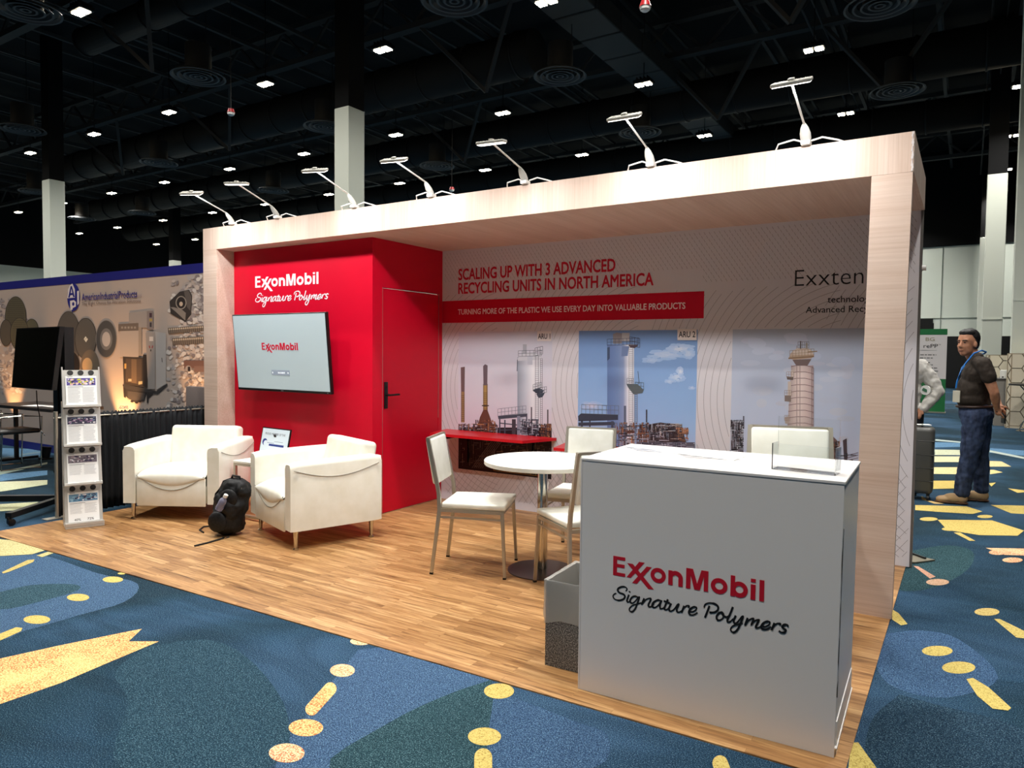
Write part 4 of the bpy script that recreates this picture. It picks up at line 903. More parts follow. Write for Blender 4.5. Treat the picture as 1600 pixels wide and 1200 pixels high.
def side_chair(loc, rz, label, seat_h=.465, back_h=.873, name='side_chair', group='white meeting chairs'):
    """local frame: front towards -y, origin between the four feet"""
    t = thing(name, label, 'chair', loc, rz, group); fw_, bw_ = .215, .20; dp = .225
    s = .021; zt = seat_h-.045
    for sx in (-1, 1):
        b = MB(); b.bar((sx*fw_, -dp, 0.012), (sx*(fw_-.015), -dp+.022, zt), s*.8, s*.8, up=(0, 1, 0), w2=1.25); b.done('leg', STEEL, t)
        b = MB(); b.bar((sx*(bw_), dp+.03, .012), (sx*(bw_-.012), dp-.018, zt), s*.8, s*.9, up=(0, 1, 0), w2=1.2)
        b.bar((sx*(bw_-.012), dp-.018, zt-.006), (sx*(bw_-.016), dp-.01, seat_h+.07), s, s*1.1, up=(0, 1, 0)); b.bar((sx*(bw_-.016), dp-.01, seat_h+.064), (sx*(bw_-.022), dp+.065, back_h), s, s*1.1, up=(0, 1, 0)); b.done('leg', STEEL, t)
        for y, x_ in ((-dp, fw_), (dp+.03, bw_)):
            b = MB(); b.box((sx*x_, y, .006), (.02, .02, .012)); b.done('foot_cap', BLACK, t)
        b = MB(); b.bar((sx*(fw_-.014), -dp+.03, zt-.005), (sx*(bw_-.012), dp-.02, zt-.005), .016, .022); b.done('seat_rail', STEEL, t)
        b = MB(); b.bar((sx*(fw_-.012), -dp+.026, zt-.05), (sx*(bw_-.011), dp-.014, zt-.05), .01, .012); b.done('stretcher', STEEL, t)
    b = MB(); b.bar((-fw_+.02, -dp+.022, zt-.005), (fw_-.02, -dp+.022, zt-.005), .016, .022); b.done('seat_rail', STEEL, t)
    b = MB(); b.bar((-bw_+.02, dp-.018, zt-.005), (bw_-.02, dp-.018, zt-.005), .016, .022); b.done('seat_rail', STEEL, t)
    b = MB(); b.bar((-bw_+.02, dp+.066, back_h-.008), (bw_-.02, dp+.066, back_h-.008), .018, .022); b.done('back_rail', STEEL, t)
    b = MB(); vs = [((-fw_+.005), -dp-.0), ((fw_-.005), -dp-.0), ((bw_-.01), dp-.03), (-(bw_-.01), dp-.03)]
    b.prism(vs, seat_h-.038, seat_h); es = [e for e in b.bm.edges]; bmesh.ops.bevel(b.bm, geom=es, offset=.014, segments=3, profile=.6, affect='EDGES'); b.done('seat', VINYLW, t, True, 60)
    L = back_h-seat_h-.115; b = MB(); b.box((0, 0, 0), (2*bw_-.055, .04, L), bev=.014, seg=3); o = b.done('backrest', VINYLW, t, True, 60)
    zc = (back_h+seat_h+.1)/2; o.location = (0, dp+.008+(zc-seat_h-.07)*.17, zc); o.rotation_euler = (-.175, 0, 0)
    return t
def face(dx, dy): return math.atan2(dy, dx)+PI/2
# meeting chairs; feet measured on the floor
side_chair((3.65, -.49, .006), face(.925, .38), 'white meeting chair at the left of the round table, seen from its side')
side_chair((4.07, .19, .006), face(.23, -.97), 'white meeting chair behind the round table, facing it')
side_chair((4.43, -.50, .006), face(-.80, .60), 'white meeting chair half hidden by the counter, its back to the counter')
# taller stool behind the counter
def stool(loc, rz, label):
    t = side_chair(loc, rz, label, .70, 1.045, 'counter_stool', 'seats behind the counter'); del t['group']; t['category'] = 'stool'; t.scale = (1.15, 1.1, .99)
    b = MB(); b.bar((-.19, -.2, .25), (.19, -.2, .25), .02, .02); b.done('footrest', STEEL, t); return t
stool((5.62, -.53, .006), face(.25, -.97), 'white padded stool behind the counter, only its back showing')

# round table
t = thing('round_table', 'round white pedestal table between the meeting chairs', 'table', (4.035, -.30, .006))
R_ = .385
b = MB(); b.lathe([(R_-.004, .699), (R_, .703), (R_, .725), (R_-.004, .729)], 64); b.done('tabletop', VINYLW, t, True)
b = MB(); b.cyl((0, 0, .014), (0, 0, .69), .034, n=28); b.done('pedestal', CHROME, t, True)
b = MB(); b.lathe([(.225, 0), (.225, .006), (.06, .013)], 48); b.done('base_plate', mat('dark_steel_disc', (120, 116, 112), .3, 1), t, True)
b = MB(); b.bb((-.2, -.03, .688), (.2, .03, .698)); b.bb((-.03, -.2, .688), (.03, .2, .698)); b.done('mount', BLACKM, t)
# low side table with a framed sign
t = thing('side_table', 'low white side table with a steel frame between the armchairs', 'table', (1.33, -.27, .006), rad(2))
b = MB(); b.bb((-.22, -.22, .47), (.12, .22, .49), bev=.003); b.done('tabletop', VINYLW, t)
for x in (-.208, .108):
    for y in (-.205, .205):
        b = MB(); b.bb((x-.012, y-.012, 0), (x+.012, y+.012, .4695)); b.done('leg', STEEL, t)
b = MB(); b.bb((-.198, -.217, .45), (.096, -.193, .469)); b.done('rail', STEEL, t)
b = MB(); b.bb((-.198, -.217, .02), (.096, -.193, .04)); b.done('rail', STEEL, t)
t = thing('framed_sign', 'small black-framed notice standing on the side table', 'sign', (1.27, -.22, .4975), rad(-4))
TM = Matrix.Rotation(-.2, 4, 'X')
b = MB(); b.bb((-.2, 0, 0), (.2, .012, .26)); o = b.done('frame', BLACK, t); o.matrix_local = TM
b = MB(); b.bb((-.19, -.001, .01), (.19, -.0002, .25)); o = b.done('sheet', mat('notice_sheet', (214, 226, 234), .4), t); o.matrix_local = TM
text_mesh('PROUD MEMBER OF THE', -.145, .14, .195, .215, TM @ front(-.0016), 'lettering', mat('grey_ink', (120, 124, 130), .5), t, 0, .0004)
A = Art(lambda u, v, d: TM @ Vector((u, -.0012-d, v)), .00005)
A.ell(-.135, .13, .035, .03, (40, 60, 130)); A.ell(-.12, .12, .03, .025, (214, 226, 234)); A.rect(-.1, .125, .0, .128, (60, 80, 140)); A.rect(.0, .14, .12, .143, (110, 120, 140)); A.rect(-.07, .1, .14, .118, (40, 60, 130)); A.done('print', t)
b = MB(); b.bb((-.02, .02, .0), (.02, .09, .004)); b.bar((0, .085, .004), (0, .03, .2), .03, .004, up=(0, 1, 0)); b.done('prop', BLACK, t)

# backpack
BAGM = noise_mat('bag_nylon', (10, 10, 11), (24, 24, 26), (60, 60, 60), .6, 4, bmp=.3, spec=.4)
t = thing('backpack', 'black backpack leaning against the right armchair, water bottle in its side pocket', 'backpack', (1.57, -.87, .006), rad(25))
b = MB()
for c, r in (((0, 0, .13), (.13, .1, .13)), ((.02, 0, .24), (.135, .1, .14)), ((.06, .01, .34), (.12, .085, .1)), ((-.02, -.05, .12), (.1, .075, .1)), ((.03, -.06, .22), (.09, .06, .11)), ((0, 0, .07), (.125, .1, .07))): b.sph(c, r, 20)
o = b.done('bag_body', BAGM, t); remesh(o, .011, 8)
q = random.Random(8); tx = bpy.data.textures.new('wrinkle', 'CLOUDS'); tx.noise_scale = .06
dm = o.modifiers.new('d', 'DISPLACE'); dm.texture = tx; dm.strength = .03; dm.mid_level = .5
b = MB(); b.sph((.05, -.09, .3), (.07, .02, .07), 14); b.done('front_pocket', BAGM, t, True)
b = MB(); b.sph((-.03, -.115, .12), (.075, .025, .08), 14); b.done('front_pocket', BAGM, t, True)
STR = mat('strap_black', (14, 14, 15), .6)
b = MB(); b.tube([(-.10, .04, .1), (-.15, .05, .18), (-.13, .05, .3), (-.06, .04, .40), (.02, .03, .43)], .012, 8); b.done('shoulder_strap', STR, t, True)
b = MB(); b.tube([(.02, .0, .42), (.04, -.01, .46), (.09, 0, .45), (.1, .01, .41)], .009, 8); b.done('carry_handle', STR, t, True)
iv = (Matrix.Translation((1.57, -.87, .006)) @ Matrix.Rotation(rad(25), 4, 'Z')).inverted()
def fl(u, v, z=.012): return iv @ px(u, v, 2, z)
b = MB(); b.tube([fl(345, 827), fl(330, 822), fl(318, 823), fl(312, 828), fl(318, 832)], .007, 6); b.done('loose_strap', STR, t, True)
b = MB(); b.tube([fl(358, 839), fl(345, 842), fl(325, 848), fl(304, 853)], .007, 6); b.done('loose_strap', STR, t, True)
b = MB(); b.box(fl(350, 840, .016), (.03, .02, .01), bev=.003); b.done('buckle', CHROME, t)
b = MB(); b.box((.125, -.05, .36), (.02, .01, .035), bev=.003); b.done('keyring', CHROME, t)
t2 = thing('water_bottle', 'small clear water bottle with a white cap in the backpack side pocket', 'bottle', (1.63, -1.005, .225), rad(25))
BM_ = Matrix.Rotation(.5, 4, 'Y')
b = MB(); b.lathe([(.004, 0), (.026, .004), (.029, .02), (.027, .05), (.029, .075), (.024, .095), (.012, .108), (.012, .118)], 20); b._m(b.bm.verts[:], BM_); b.done('bottle_body', mat('bottle_plastic', (170, 170, 196), .1, trans=.6, ior=1.3), t2, True)
b = MB(); b.lathe([(.0155, .112), (.0165, .116), (.0165, .136), (.013, .139)], 16); b._m(b.bm.verts[:], BM_); b.done('cap', WPLAS, t2, True)

# ------------------------------------------------------------------ brochure rack
dv = Vector((.1, .25, 0)).normalized(); rz = math.atan2(dv.y, dv.x)
RK = (.41, -1.50, .006)
t = thing('brochure_rack', 'tall folding metal brochure rack at the left edge of the wooden floor', 'rack', RK, rz)
# local: x along the front, y to the back
m = mat('rack_silver', (205, 202, 196), .35, .35)
b = MB(); b.bb((-.005, -.01, 0), (.265, .20, .018), bev=.003); b.bb((-.005, -.012, .018), (.265, .006, .045), bev=.003); b.done('foot', m, t)
for x in (.0, .255):
    b = MB(); z = .02
    b.tube([(x, .04, .02), (x, .13, .32), (x, .05, .33), (x, .14, .64), (x, .06, .65), (x, .15, .96), (x, .07, .97), (x, .16, 1.275)], .006, 6); b.done('side_frame', m, t, True)
    b = MB(); b.tube([(x+(.004 if x else -.004), .16, .02), (x+(.004 if x else -.004), .19, 1.0)], .004, 6); b.done('brace', m, t, True)
SH = [((90, 80, 150), (230, 190, 190), (205, 205, 60)), ((70, 70, 90), (150, 110, 150), (110, 130, 160)), ((120, 110, 120), (160, 140, 150), (70, 70, 80)), ((110, 150, 180), (60, 110, 150), (150, 190, 210))]
for k in range(4):
    z0 = .03+.31*(3-k); yb = .04+.01*(3-k)
    TM = Matrix.Translation((.0, yb-.012, z0)) @ Matrix.Rotation(-.29, 4, 'X')
    b = MB(); b.bb((.002, .004, .0), (.253, .008, .305)); o = b.done('tier_panel', m, t); o.matrix_local = TM
    b = MB(); b.bb((-.004, -.024, -.006), (.259, .004, .014), bev=.002); o = b.done('tier_lip', m, t); o.matrix_local = TM
    for j in range(3):
        b = MB(); b.cyl((.055+.072*j, .001, .281), (.055+.072*j, .0035, .281), .021, n=24); b.done('panel_hole', mat('hole_dark', (40, 38, 38), .6), t).matrix_local = TM
    br = thing('brochure', 'white printed leaflet with a picture strip, %s of the four in the rack' % ['topmost', 'second', 'third', 'lowest'][k], 'brochure', (0, 0, 0))
    br.matrix_world = Matrix.Translation(RK) @ Matrix.Rotation(rz, 4, 'Z') @ TM @ Matrix.Translation((.02, -.006, .01))
    b = MB(); b.bb((0, 0, 0), (.215, .004, .242)); b.done('sheet', PAPER, br)
    A = Art(lambda u, v, d: Vector((u, -.0004-d, v)), .00001); q = random.Random(20+k)
    A.rect(.008, .165, .207, .225, SH[k][0])
    for j in range(60): A.ell(q.uniform(.02, .195), q.uniform(.173, .217), q.uniform(.004, .016), q.uniform(.003, .008), q.choice(SH[k]+((230, 228, 232), (60, 50, 80))), n=10)
    for c in (0, 1):
        for j in range(14 if k < 2 else 9):
            A.line((.014+c*.1, .145-j*.009), (.014+c*.1+q.uniform(.07, .088), .145-j*.009), .0022, (176, 176, 178))
    A.line((.014, .153), (.12, .153), .003, (90, 90, 96)); A.line((.014, .236), (.05, .236), .003, (110, 110, 116))
    A.done('print', br)
    if k == 3:
        text_mesh('40%', .04, .085, .012, .03, front(-.0012), 'lettering', INK, br, 0, .0003); text_mesh('72%', .13, .175, .012, .03, front(-.0012), 'lettering', INK, br, 0, .0003)

# ------------------------------------------------------------------ black drape on its rail
XR = -.085
t = thing('drape', 'black pleated side-rail drape behind the left armchair', 'drape')
b = MB(); n = 260; z0, z1 = .012, .875; y0_, y1_ = -1.33, .36; q = random.Random(6); nz = 8
ph = [0]; 
for i in range(n): ph.append(ph[-1]+q.uniform(.45, 1.0))
g = []
for k in range(nz+1):
    zz = z0+(z1-z0)*k/nz; row = []
    for i in range(n+1):
        am = .018*(1 if k < nz-1 else .5)*(1-.25*k/nz); row.append(b.bm.verts.new((XR+am*math.sin(ph[i])+.006*math.sin(ph[i]*.31+k*.4), y0_+(y1_-y0_)*i/n, zz+(.008*math.sin(ph[i]*1.7) if k == nz else 0))))
    g.append(row)
for k in range(nz):
    for i in range(n): b.bm.faces.new((g[k][i], g[k][i+1], g[k+1][i+1], g[k+1][i]))
o = b.done('cloth', mat('drape_black', (26, 28, 31), .75, spec=.3), t, True, 80); sd = o.modifiers.new('t', 'SOLIDIFY'); sd.thickness = .002
b = MB(); b.cyl((XR, y0_-.02, .845), (XR, y1_+.03, .845), .007, n=12); b.done('rail', STEEL, t)
for y in (y0_, y1_+.02):
    b = MB(); b.cyl((XR, y, .005), (XR, y, .9), .016, n=14); b.done('upright', STEEL, t)
    b = MB(); b.box((XR, y, .004), (.09, .2, .006)); b.done('foot', STEEL, t)

# ------------------------------------------------------------------ mobile screen stand
t = thing('screen_stand', 'black mobile screen stand on castors holding a dark screen', 'stand', (0, 0, 0))
pa, pb = Vector((-.56, -1.15, 0)), Vector((-.43, -1.06, 0))
b = MB(); b.bb((-.615, -1.10, .1), (-.535, -1.02, 1.42)); b.done('post', BLACKM, t)
b = MB(); b.bb((-.50, -1.10, .1), (-.40, -1.02, 1.62)); b.done('post', BLACKM, t)
b = MB(); b.bar((-.42, -1.06, .09), (-1.5, -1.9, .09), .06, .05); b.done('base_bar', BLACKM, t)
e1 = px(13, 806, 2, .085)
b = MB(); b.bar((-.47, -1.12, .085), e1, .05, .045); b.done('base_leg', BLACKM, t)
b = MB(); b.bar((-.47, -1.12, .085), (-.9, -.62, .085), .05, .045); b.done('base_leg', BLACKM, t)
for p in (e1, Vector((-.88, -.64, .085)), Vector((-1.5, -1.9, .09))):
    b = MB(); b.cyl((p.x-.014, p.y+.02, .03), (p.x+.014, p.y+.02, .03), .028, n=18); b.cyl((p.x, p.y, .05), (p.x, p.y, .075), .012, n=10); b.box((p.x, p.y+.01, .045), (.045, .03, .02)); b.done('castor', BLACK, t, True)
b = MB(); b.bb((-1.06, -1.115, 1.2), (-.5, -1.10, 1.3)); b.done('mount_arm', BLACKM, t)
b = MB(); b.tube([px(57, 610, 1, -1.17), px(58, 630, 1, -1.17), px(62, 650, 1, -1.17), px(63, 672, 1, -1.17), px(70, 680, 1, -1.17)], .005, 6); b.done('cable', BLACK, t, True)
s = thing('display_screen', 'dark switched-off screen on the black mobile stand at the left', 'screen', (0, 0, 0))
P = [px(u, v, 1, yy) for (u, v, yy) in ((18, 605, -1.2), (81, 610, -1.2), (93.5, 510, -1.16), (26, 513, -1.16))]
b = MB(); n_ = Vector((0, .04, 0)); b.hexa([P[0], P[1], P[1]+n_, P[0]+n_], [P[3], P[2], P[2]+n_, P[3]+n_]); b.done('casing', BLACK, s)
c_ = sum(P, Vector())/4; Q = [c_+(p-c_)*.955+Vector((0, -.0035, 0)) for p in P]
b = MB(); b.hexa([Q[0], Q[1], Q[1]+Vector((0, .003, 0)), Q[0]+Vector((0, .003, 0))], [Q[3], Q[2], Q[2]+Vector((0, .003, 0)), Q[3]+Vector((0, .003, 0))]); b.done('screen_glass', GLASS, s)

# ================================================================== neighbour booth on the left
YA = .547
t = thing('neighbour_wall', 'printed back wall of the neighbour booth with filter discs and a machine', 'wall graphic', (0, 0, 0))
b = MB(); b.bb((-7.6, YA, .0), (-.03, YA+.03, 2.39)); b.done('panel', mat('neighbour_ground', (176, 160, 150), .55, spec=.3), t)
b = MB(); b.bb((-7.6, YA-.002, 2.281), (-.03, YA-.0005, 2.39)); b.done('blue_band', mat('deep_blue', (26, 28, 112), .5), t)
b = MB(); b.bb((-7.6, YA-.002, .0), (-.03, YA-.0005, .105)); b.done('blue_band', mat('deep_blue', (26, 28, 112), .5), t)
A = Art(lambda u, v, d: (lambda p: Vector((p.x, YA-.0008-d, p.z)))(px(u, v, 1, YA)), .000004)
q = random.Random(12)
PEL = [(168, 160, 158), (196, 188, 184), (150, 140, 138), (206, 198, 192), (128, 118, 118), (186, 172, 164)]
for k in range(520):
    r = q.random(); v = 455+r*160; u = q.uniform(-60, 52+18*math.sin(v*.05))
    if v < 468+.0: continue
    A.ell(u, v, q.uniform(1.6, 4.2), q.uniform(1.2, 3.2), q.choice(PEL), n=8, rot=q.uniform(0, 3))
for k in range(420):
    v = q.uniform(432, 640); w_ = 40-.0*v if v < 520 else 55; u = 322-abs(q.gauss(0, .55))*w_
    if u < 262: continue
    A.ell(u, v, q.uniform(2, 4.6), q.uniform(1.5, 3.8), q.choice(PEL), n=8, rot=q.uniform(0, 3))
# perforated discs at far left
def disc(cx, cy, rx, ry, c, edge=(44, 40, 38), lines=None):
    c = tuple(int(v*.78) for v in c); A.ell(cx, cy, rx+.8, ry+.8, edge, n=40); A.ell(cx, cy, rx, ry, c, n=40)
    if lines:
        y = -ry+4
        while y < ry-3:
            w_ = rx*math.sqrt(max(0, 1-(y/ry)**2))*.86; A.line((cx-w_, cy+y), (cx+w_, cy+y), .7, lines); y += 3.2
disc(25, 496, 16, 32, (112, 104, 84), lines=(64, 58, 48)); disc(50, 515, 10, 16, (124, 116, 92)); disc(10, 520, 9, 20, (116, 104, 90)); disc(31, 522, 14, 25, (126, 116, 90), lines=(66, 60, 46))
disc(107.5, 530, 18.5, 43, (112, 104, 98), (52, 46, 42)); disc(134.3, 529, 16.4, 31.5, (120, 112, 104), (40, 36, 34)); disc(166.5, 529.5, 15.5, 28.5, (98, 96, 96), (130, 124, 120)); A.ell(166.5, 530, 7, 12, (176, 170, 168), n=30)
A.ell(166.5, 530, 9.6, 17, (112, 110, 110), n=30); A.ell(166.5, 530, 6.5, 11.5, (176, 168, 164), n=30)
for cx, cy in ((106.5, 527), (134.7, 530)):
    A.poly([(cx-3.3, cy), (cx-.5, cy-4.6), (cx+3.3, cy), (cx+.3, cy+4.8)], (222, 216, 200))
    A.line((cx-2, cy+1), (cx+1.5, cy-2.2), .5, (120, 110, 96))
disc(110, 571, 15, 23, (52, 46, 44), (120, 108, 96)); disc(141, 573, 14, 26, (150, 132, 112), (110, 96, 84)); A.ell(137, 571, 8, 12, (196, 160, 118), n=24)
# oval emblem and its word line
A.ell(115.5, 464.5, 9.9, 21.6, (36, 38, 118), n=44); A.poly([(105.6, 466), (107, 452), (109.5, 446), (113.5, 443), (117.5, 452), (117.5, 465)], (214, 206, 204)); 
A.poly([(107, 465), (111, 447), (113, 447), (117.5, 464), (115, 464.5), (114, 461), (110.5, 461.5), (109.5, 465)], (36, 38, 118)); A.poly([(111, 458), (113.5, 457.8), (112.2, 451)], (214, 206, 204))
A.poly([(110, 470), (116, 469), (119.5, 472), (119, 479), (114, 481.5), (114, 487), (110.5, 484)], (214, 206, 204)); A.ell(115, 475, 1.8, 3, (36, 38, 118), n=12)
A.poly([(121, 455), (124, 454), (124, 474), (121.5, 477)], (214, 206, 204)); A.poly([(112, 484), (115, 484), (113.8, 489)], (36, 38, 118))
# triangular part, screws
A.poly([(265.5, 471), (281, 456), (296, 452.5), (301, 463), (299, 492), (290, 503), (267, 490)], (58, 52, 50))
A.poly([(266.5, 480), (275, 487), (290, 501), (291, 489), (285, 484), (272, 480)], (134, 124, 116)); A.poly([(288, 455), (295, 453.5), (300, 464), (298, 486), (293, 480)], (92, 84, 80)); A.ell(283.5, 473, 8.5, 10.5, (150, 140, 130), n=24); A.ell(283.5, 473, 7, 9, (48, 42, 42), n=24); A.ell(283.5, 475, 2.8, 3.6, (190, 170, 150), n=14)
for (x0, y0, x1, y1, w_) in ((263.5, 517, 319, 513, 9), (270, 534, 319, 531, 11)):
    A.line((x0, y0), (x1, y1), w_, (122, 108, 96)); A.line((x0, y0-w_*.25), (x1, y1-w_*.25), w_*.25, (196, 178, 158)); x = x0
    while x < x1: f_ = (x-x0)/(x1-x0); yy = y0+(y1-y0)*f_; A.line((x, yy-w_/2), (x+1, yy+w_/2), .9, (66, 58, 52)); x += 3.2
# machine
A.poly([(202, 489), (236, 485), (236, 512), (216, 512), (202, 507)], (150, 142, 138)); A.poly([(230, 486.5), (240, 485.5), (240, 516), (230, 514)], (128, 118, 116)); A.rect(234, 489, 238, 496, (70, 50, 60)); A.rect(234.5, 504, 237.5, 511, (60, 56, 60)); A.rect(234, 498, 238.5, 502, (160, 140, 80))
A.rect(188, 507, 217, 558, (172, 158, 148)); A.poly([(185.5, 506.5), (217, 504.5), (217, 516.5), (185.5, 517.5)], (108, 96, 88)); A.rect(217, 511, 222, 556, (150, 136, 124))
for k in range(5): A.line((190+k*5, 512), (193+k*5, 511.7), 3.2, (150, 140, 130))
A.poly([(192.5, 557), (231, 559), (231, 606), (194, 600)], (62, 54, 50)); A.poly([(197, 560), (222, 561), (222, 601), (197, 597)], (84, 70, 60)); A.poly([(206, 561), (214, 561.5), (214, 599), (206, 598)], (112, 92, 74)); A.poly([(224, 554), (230, 554), (230, 605), (224, 603)], (44, 40, 40)); A.rect(195, 568, 198, 576, (190, 150, 90)); A.poly([(217, 596), (223, 595.5), (223, 600), (217, 601)], (190, 170, 130)); A.poly([(201, 592), (206, 592), (206, 596), (201, 596)], (180, 160, 130))
A.poly([(228, 520), (243, 517.5), (243, 608), (232, 608)], (150, 142, 138)); A.poly([(243, 518), (260, 521), (260, 600), (245, 609)], (176, 168, 164)); A.rect(234, 526, 240, 533, (206, 196, 190)); 
for (u, v) in ((234, 541), (239, 541), (234.5, 543), (238.5, 543)): A.ell(u, v, 1, 1.2, (150, 60, 60), n=8)
A.rect(235.5, 546, 237, 549, (40, 36, 36)); A.line((253.5, 559), (254, 566), .9, (40, 36, 36)); A.poly([(192, 601), (196, 600), (232, 608), (245, 611), (262, 599), (262.5, 602), (247, 616), (232, 614), (194, 607)], (60, 56, 56))
A.poly([(195, 607), (230, 614), (226, 626), (212, 629), (200, 622), (195, 616)], (52, 48, 48)); A.poly([(193, 605), (197, 607), (197, 622), (194, 620)], (46, 42, 42)); A.poly([(230, 612), (234, 613), (245, 611), (233, 622), (232, 630), (230, 629)], (50, 46, 46))
for k in range(7): A.line((200, 612+k*2), (226, 615+k*1.6), .6, (96, 90, 88))
for (u, v) in ((207, 627), (214, 629), (219, 627)): A.ell(u, v, 2.6, 1.8, (40, 36, 36), n=10)
A.rect(288, 563, 320, 575, (112, 84, 76)); A.rect(304, 572, 320, 581, (124, 98, 90)); A.ell(295, 576, 5, 5, (156, 146, 142), n=12); A.rect(294, 573, 298, 580, (50, 44, 46))
A.done('printed_pictures', t)
TA = lambda s, u0, u1, vb, vt, m, bo=0: text_mesh(s, px(u0, vb, 1, YA).x, px(u1, vb, 1, YA).x, px(u0, vb, 1, YA).z, px(u0, vt, 1, YA).z, front(YA-.005), 'lettering', m, t, bo, .0004)
NAVY = mat('navy_ink', (36, 38, 118), .5); TA('AmericanIndustrialProducts', 128.5, 215, 469.5, 459, NAVY, .012); TA('LLC', 216, 222.5, 463.5, 460, mat('pale_ink', (120, 116, 140), .5))
TA('The Right Choice for Filtration Solutions', 128.5, 220.5, 477, 472, mat('grey_ink2', (104, 98, 100), .5)); TA('.com', 186, 200.5, 639, 632, mat('slate_ink', (70, 78, 110), .5))
# little uplights on the floor behind the drape, glowing warm up the printed wall
for k, (u, pw, lab) in enumerate(((22, 4, 'leftmost'), (112, 6, 'middle left'), (196, 9, 'middle right'), (318, 6, 'rightmost'))):
    X = px(u, 600, 1, YA).x; l_ = thing('floor_uplight', 'small black uplight at the foot of the neighbour wall, '+lab, 'light', (X, YA-.34, .0)); 
    b = MB(); b.cyl((0, 0, .02), (0, .02, .16), .05, .06, 20); b.box((0, 0, .01), (.14, .1, .02)); b.done('housing', BLACKM, l_, True)
    l = bpy.data.lights.new('lamp', 'SPOT'); l.energy = pw*26; l.color = (1.0, .52, .2); l.spot_size = rad(58); l.spot_blend = .7; l.shadow_soft_size = .03
    lo = bpy.data.objects.new('lamp', l); COL.objects.link(lo); lo.parent = l_; lo.location = (0, .03, .17); lo.rotation_euler = (PI-.30, 0, 0)

def sled_chair(x, y, rz, label, hb=.8):
    t = thing('visitor_chair', label, 'chair', (x, y, 0), rz, 'black visitor chairs of the neighbour booth')
    for sx in (-.24, .24):
        b = MB(); b.tube([(sx, .2, .45), (sx, .22, .02), (sx, -.2, .015), (sx, -.22, .62), (sx, .0, .64), (sx, .23, .63)], .009, 8); b.done('sled_frame', CHROME, t, True)
    b = MB(); b.tube([(-.24, .215, .02), (.24, .215, .02)], .009, 8); b.done('cross_bar', CHROME, t, True)
    b = MB(); b.box((0, 0, .45), (.44, .44, .05), bev=.02); b.done('seat', BLACK, t, True)
    b = MB(); b.box((0, .24, .45+(hb-.45)/2+.05), (.46, .035, hb-.5), r=(-.12, 0, 0), bev=.015); b.done('backrest', BLACK, t, True); return t
sled_chair(-3.2, -.36, PI, 'black sled-base chair nearest the dark screen in the neighbour booth', .82)
sled_chair(-4.5, -.2, PI-.3, 'black sled-base chair at the left edge of the photo', .8)
sled_chair(-1.55, -.22, PI-.5, 'black chair whose back peeks over the drape beside the rack', .84)
sled_chair(-.72, -.4, 2.6, 'black rounded chair peeking over the drape near the wooden post', .83)
t = thing('grey_panel_chair', 'grey-brown high-backed seat showing above the drape near the post', 'chair', (-.42, .2, 0), 0)
b = MB(); b.bb((-.17, -.02, .5), (.17, .02, 1.05), bev=.015); b.done('backrest', mat('taupe', (120, 108, 104), .5), t, True)
b = MB(); b.bb((-.18, -.27, .47), (.18, .03, .53), bev=.015); b.done('seat', mat('taupe', (120, 108, 104), .5), t, True)
for x in (-.15, .15):
    for y in (-.24, 0):
        b = MB(); b.cyl((x, y, 0), (x, y, .47), .012, n=10); b.done('leg', STEEL, t)
t = thing('black_table', 'black table with papers in the neighbour booth behind the screen', 'table', (-3.2, .0, 0), .03)
b = MB(); b.bb((-.75, -.3, .70), (.75, .3, .735)); b.done('tabletop', mat('table_dark', (34, 30, 30), .4), t)
for x in (-.7, .7):
    b = MB(); b.bb((x-.02, -.25, 0), (x+.02, .25, .03)); b.bb((x-.02, -.02, .03), (x+.02, .02, .7)); b.done('leg', BLACKM, t)
for k, (x, y, r_) in enumerate(((.05, -.12, .2), (.38, -.05, -.1))):
    o = MB(); M4 = Matrix.Translation((-3.2, .0, 0)) @ Matrix.Rotation(.03, 4, 'Z') @ Matrix.Translation((x, y, .7365)) @ Matrix.Rotation(r_, 4, 'Z'); o.box((0, 0, .001), (.28, .2, .002)); o._m(o.bm.verts[:], M4)
    tag(o.done('paper_sheet', PAPER), 'white paper on the neighbour\'s black table, '+('left one' if k == 0 else 'right one'), 'paper')

# ================================================================== right background
t = thing('pull_up_banner', 'green and white pull-up banner behind the man, partly hidden', 'banner', (5.4, 17.2, 0))
b = MB(); b.bb((-.45, 0, .03), (.5, .02, 2.17)); b.done('sheet', mat('banner_white', (214, 208, 208), .6), t)
GRN = mat('banner_green', (22, 106, 56), .6)
b = MB(); b.bb((-.45, -.003, 2.02), (.5, -.0005, 2.17)); b.done('top_band', GRN, t)
b = MB(); b.bb((-.45, -.003, .03), (.5, -.0005, .88)); b.done('bottom_band', GRN, t)
b = MB(); b.bb((-.47, -.06, 0), (.52, .08, .03)); b.done('base', STEEL, t)
text_mesh('BG', .02, .22, 1.86, 1.95, front(-.004), 'lettering', mat('tan_ink', (150, 140, 110), .6), t, 0, .0005)
text_mesh('rePP', -.02, .30, 1.68, 1.78, front(-.004), 'lettering', INK, t, 0, .0005); text_mesh('TM', .31, .36, 1.75, 1.78, front(-.004), 'lettering', INK, t, 0, .0005)
A = Art(lambda u, v, d: Vector((u, -.004-d, v)), .00002); A.line((-.3, 1.62), (.28, 1.62), .008, (150, 150, 150))
for k, (v, w_) in enumerate(((1.5, .27), (1.42, .2), (1.3, .14), (1.24, .2), (1.16, .3), (1.08, .34), (1.0, .18))):
    x = -.3
    while x < w_: L = q.uniform(.03, .09); A.line((x, v), (min(w_, x+L), v), .022, (96, 96, 96)); x += L+.02
A.done('print', t)
t = thing('black_signboard', 'black board showing just above the green banner', 'sign', (5.3, 17.8, 0))
b = MB(); b.bb((-.3, 0, 2.1), (.27, .03, 2.345)); b.done('board', BLACK, t)
b = MB(); b.bb((-.02, .03, 0), (.02, .06, 2.2)); b.done('post', BLACKM, t)
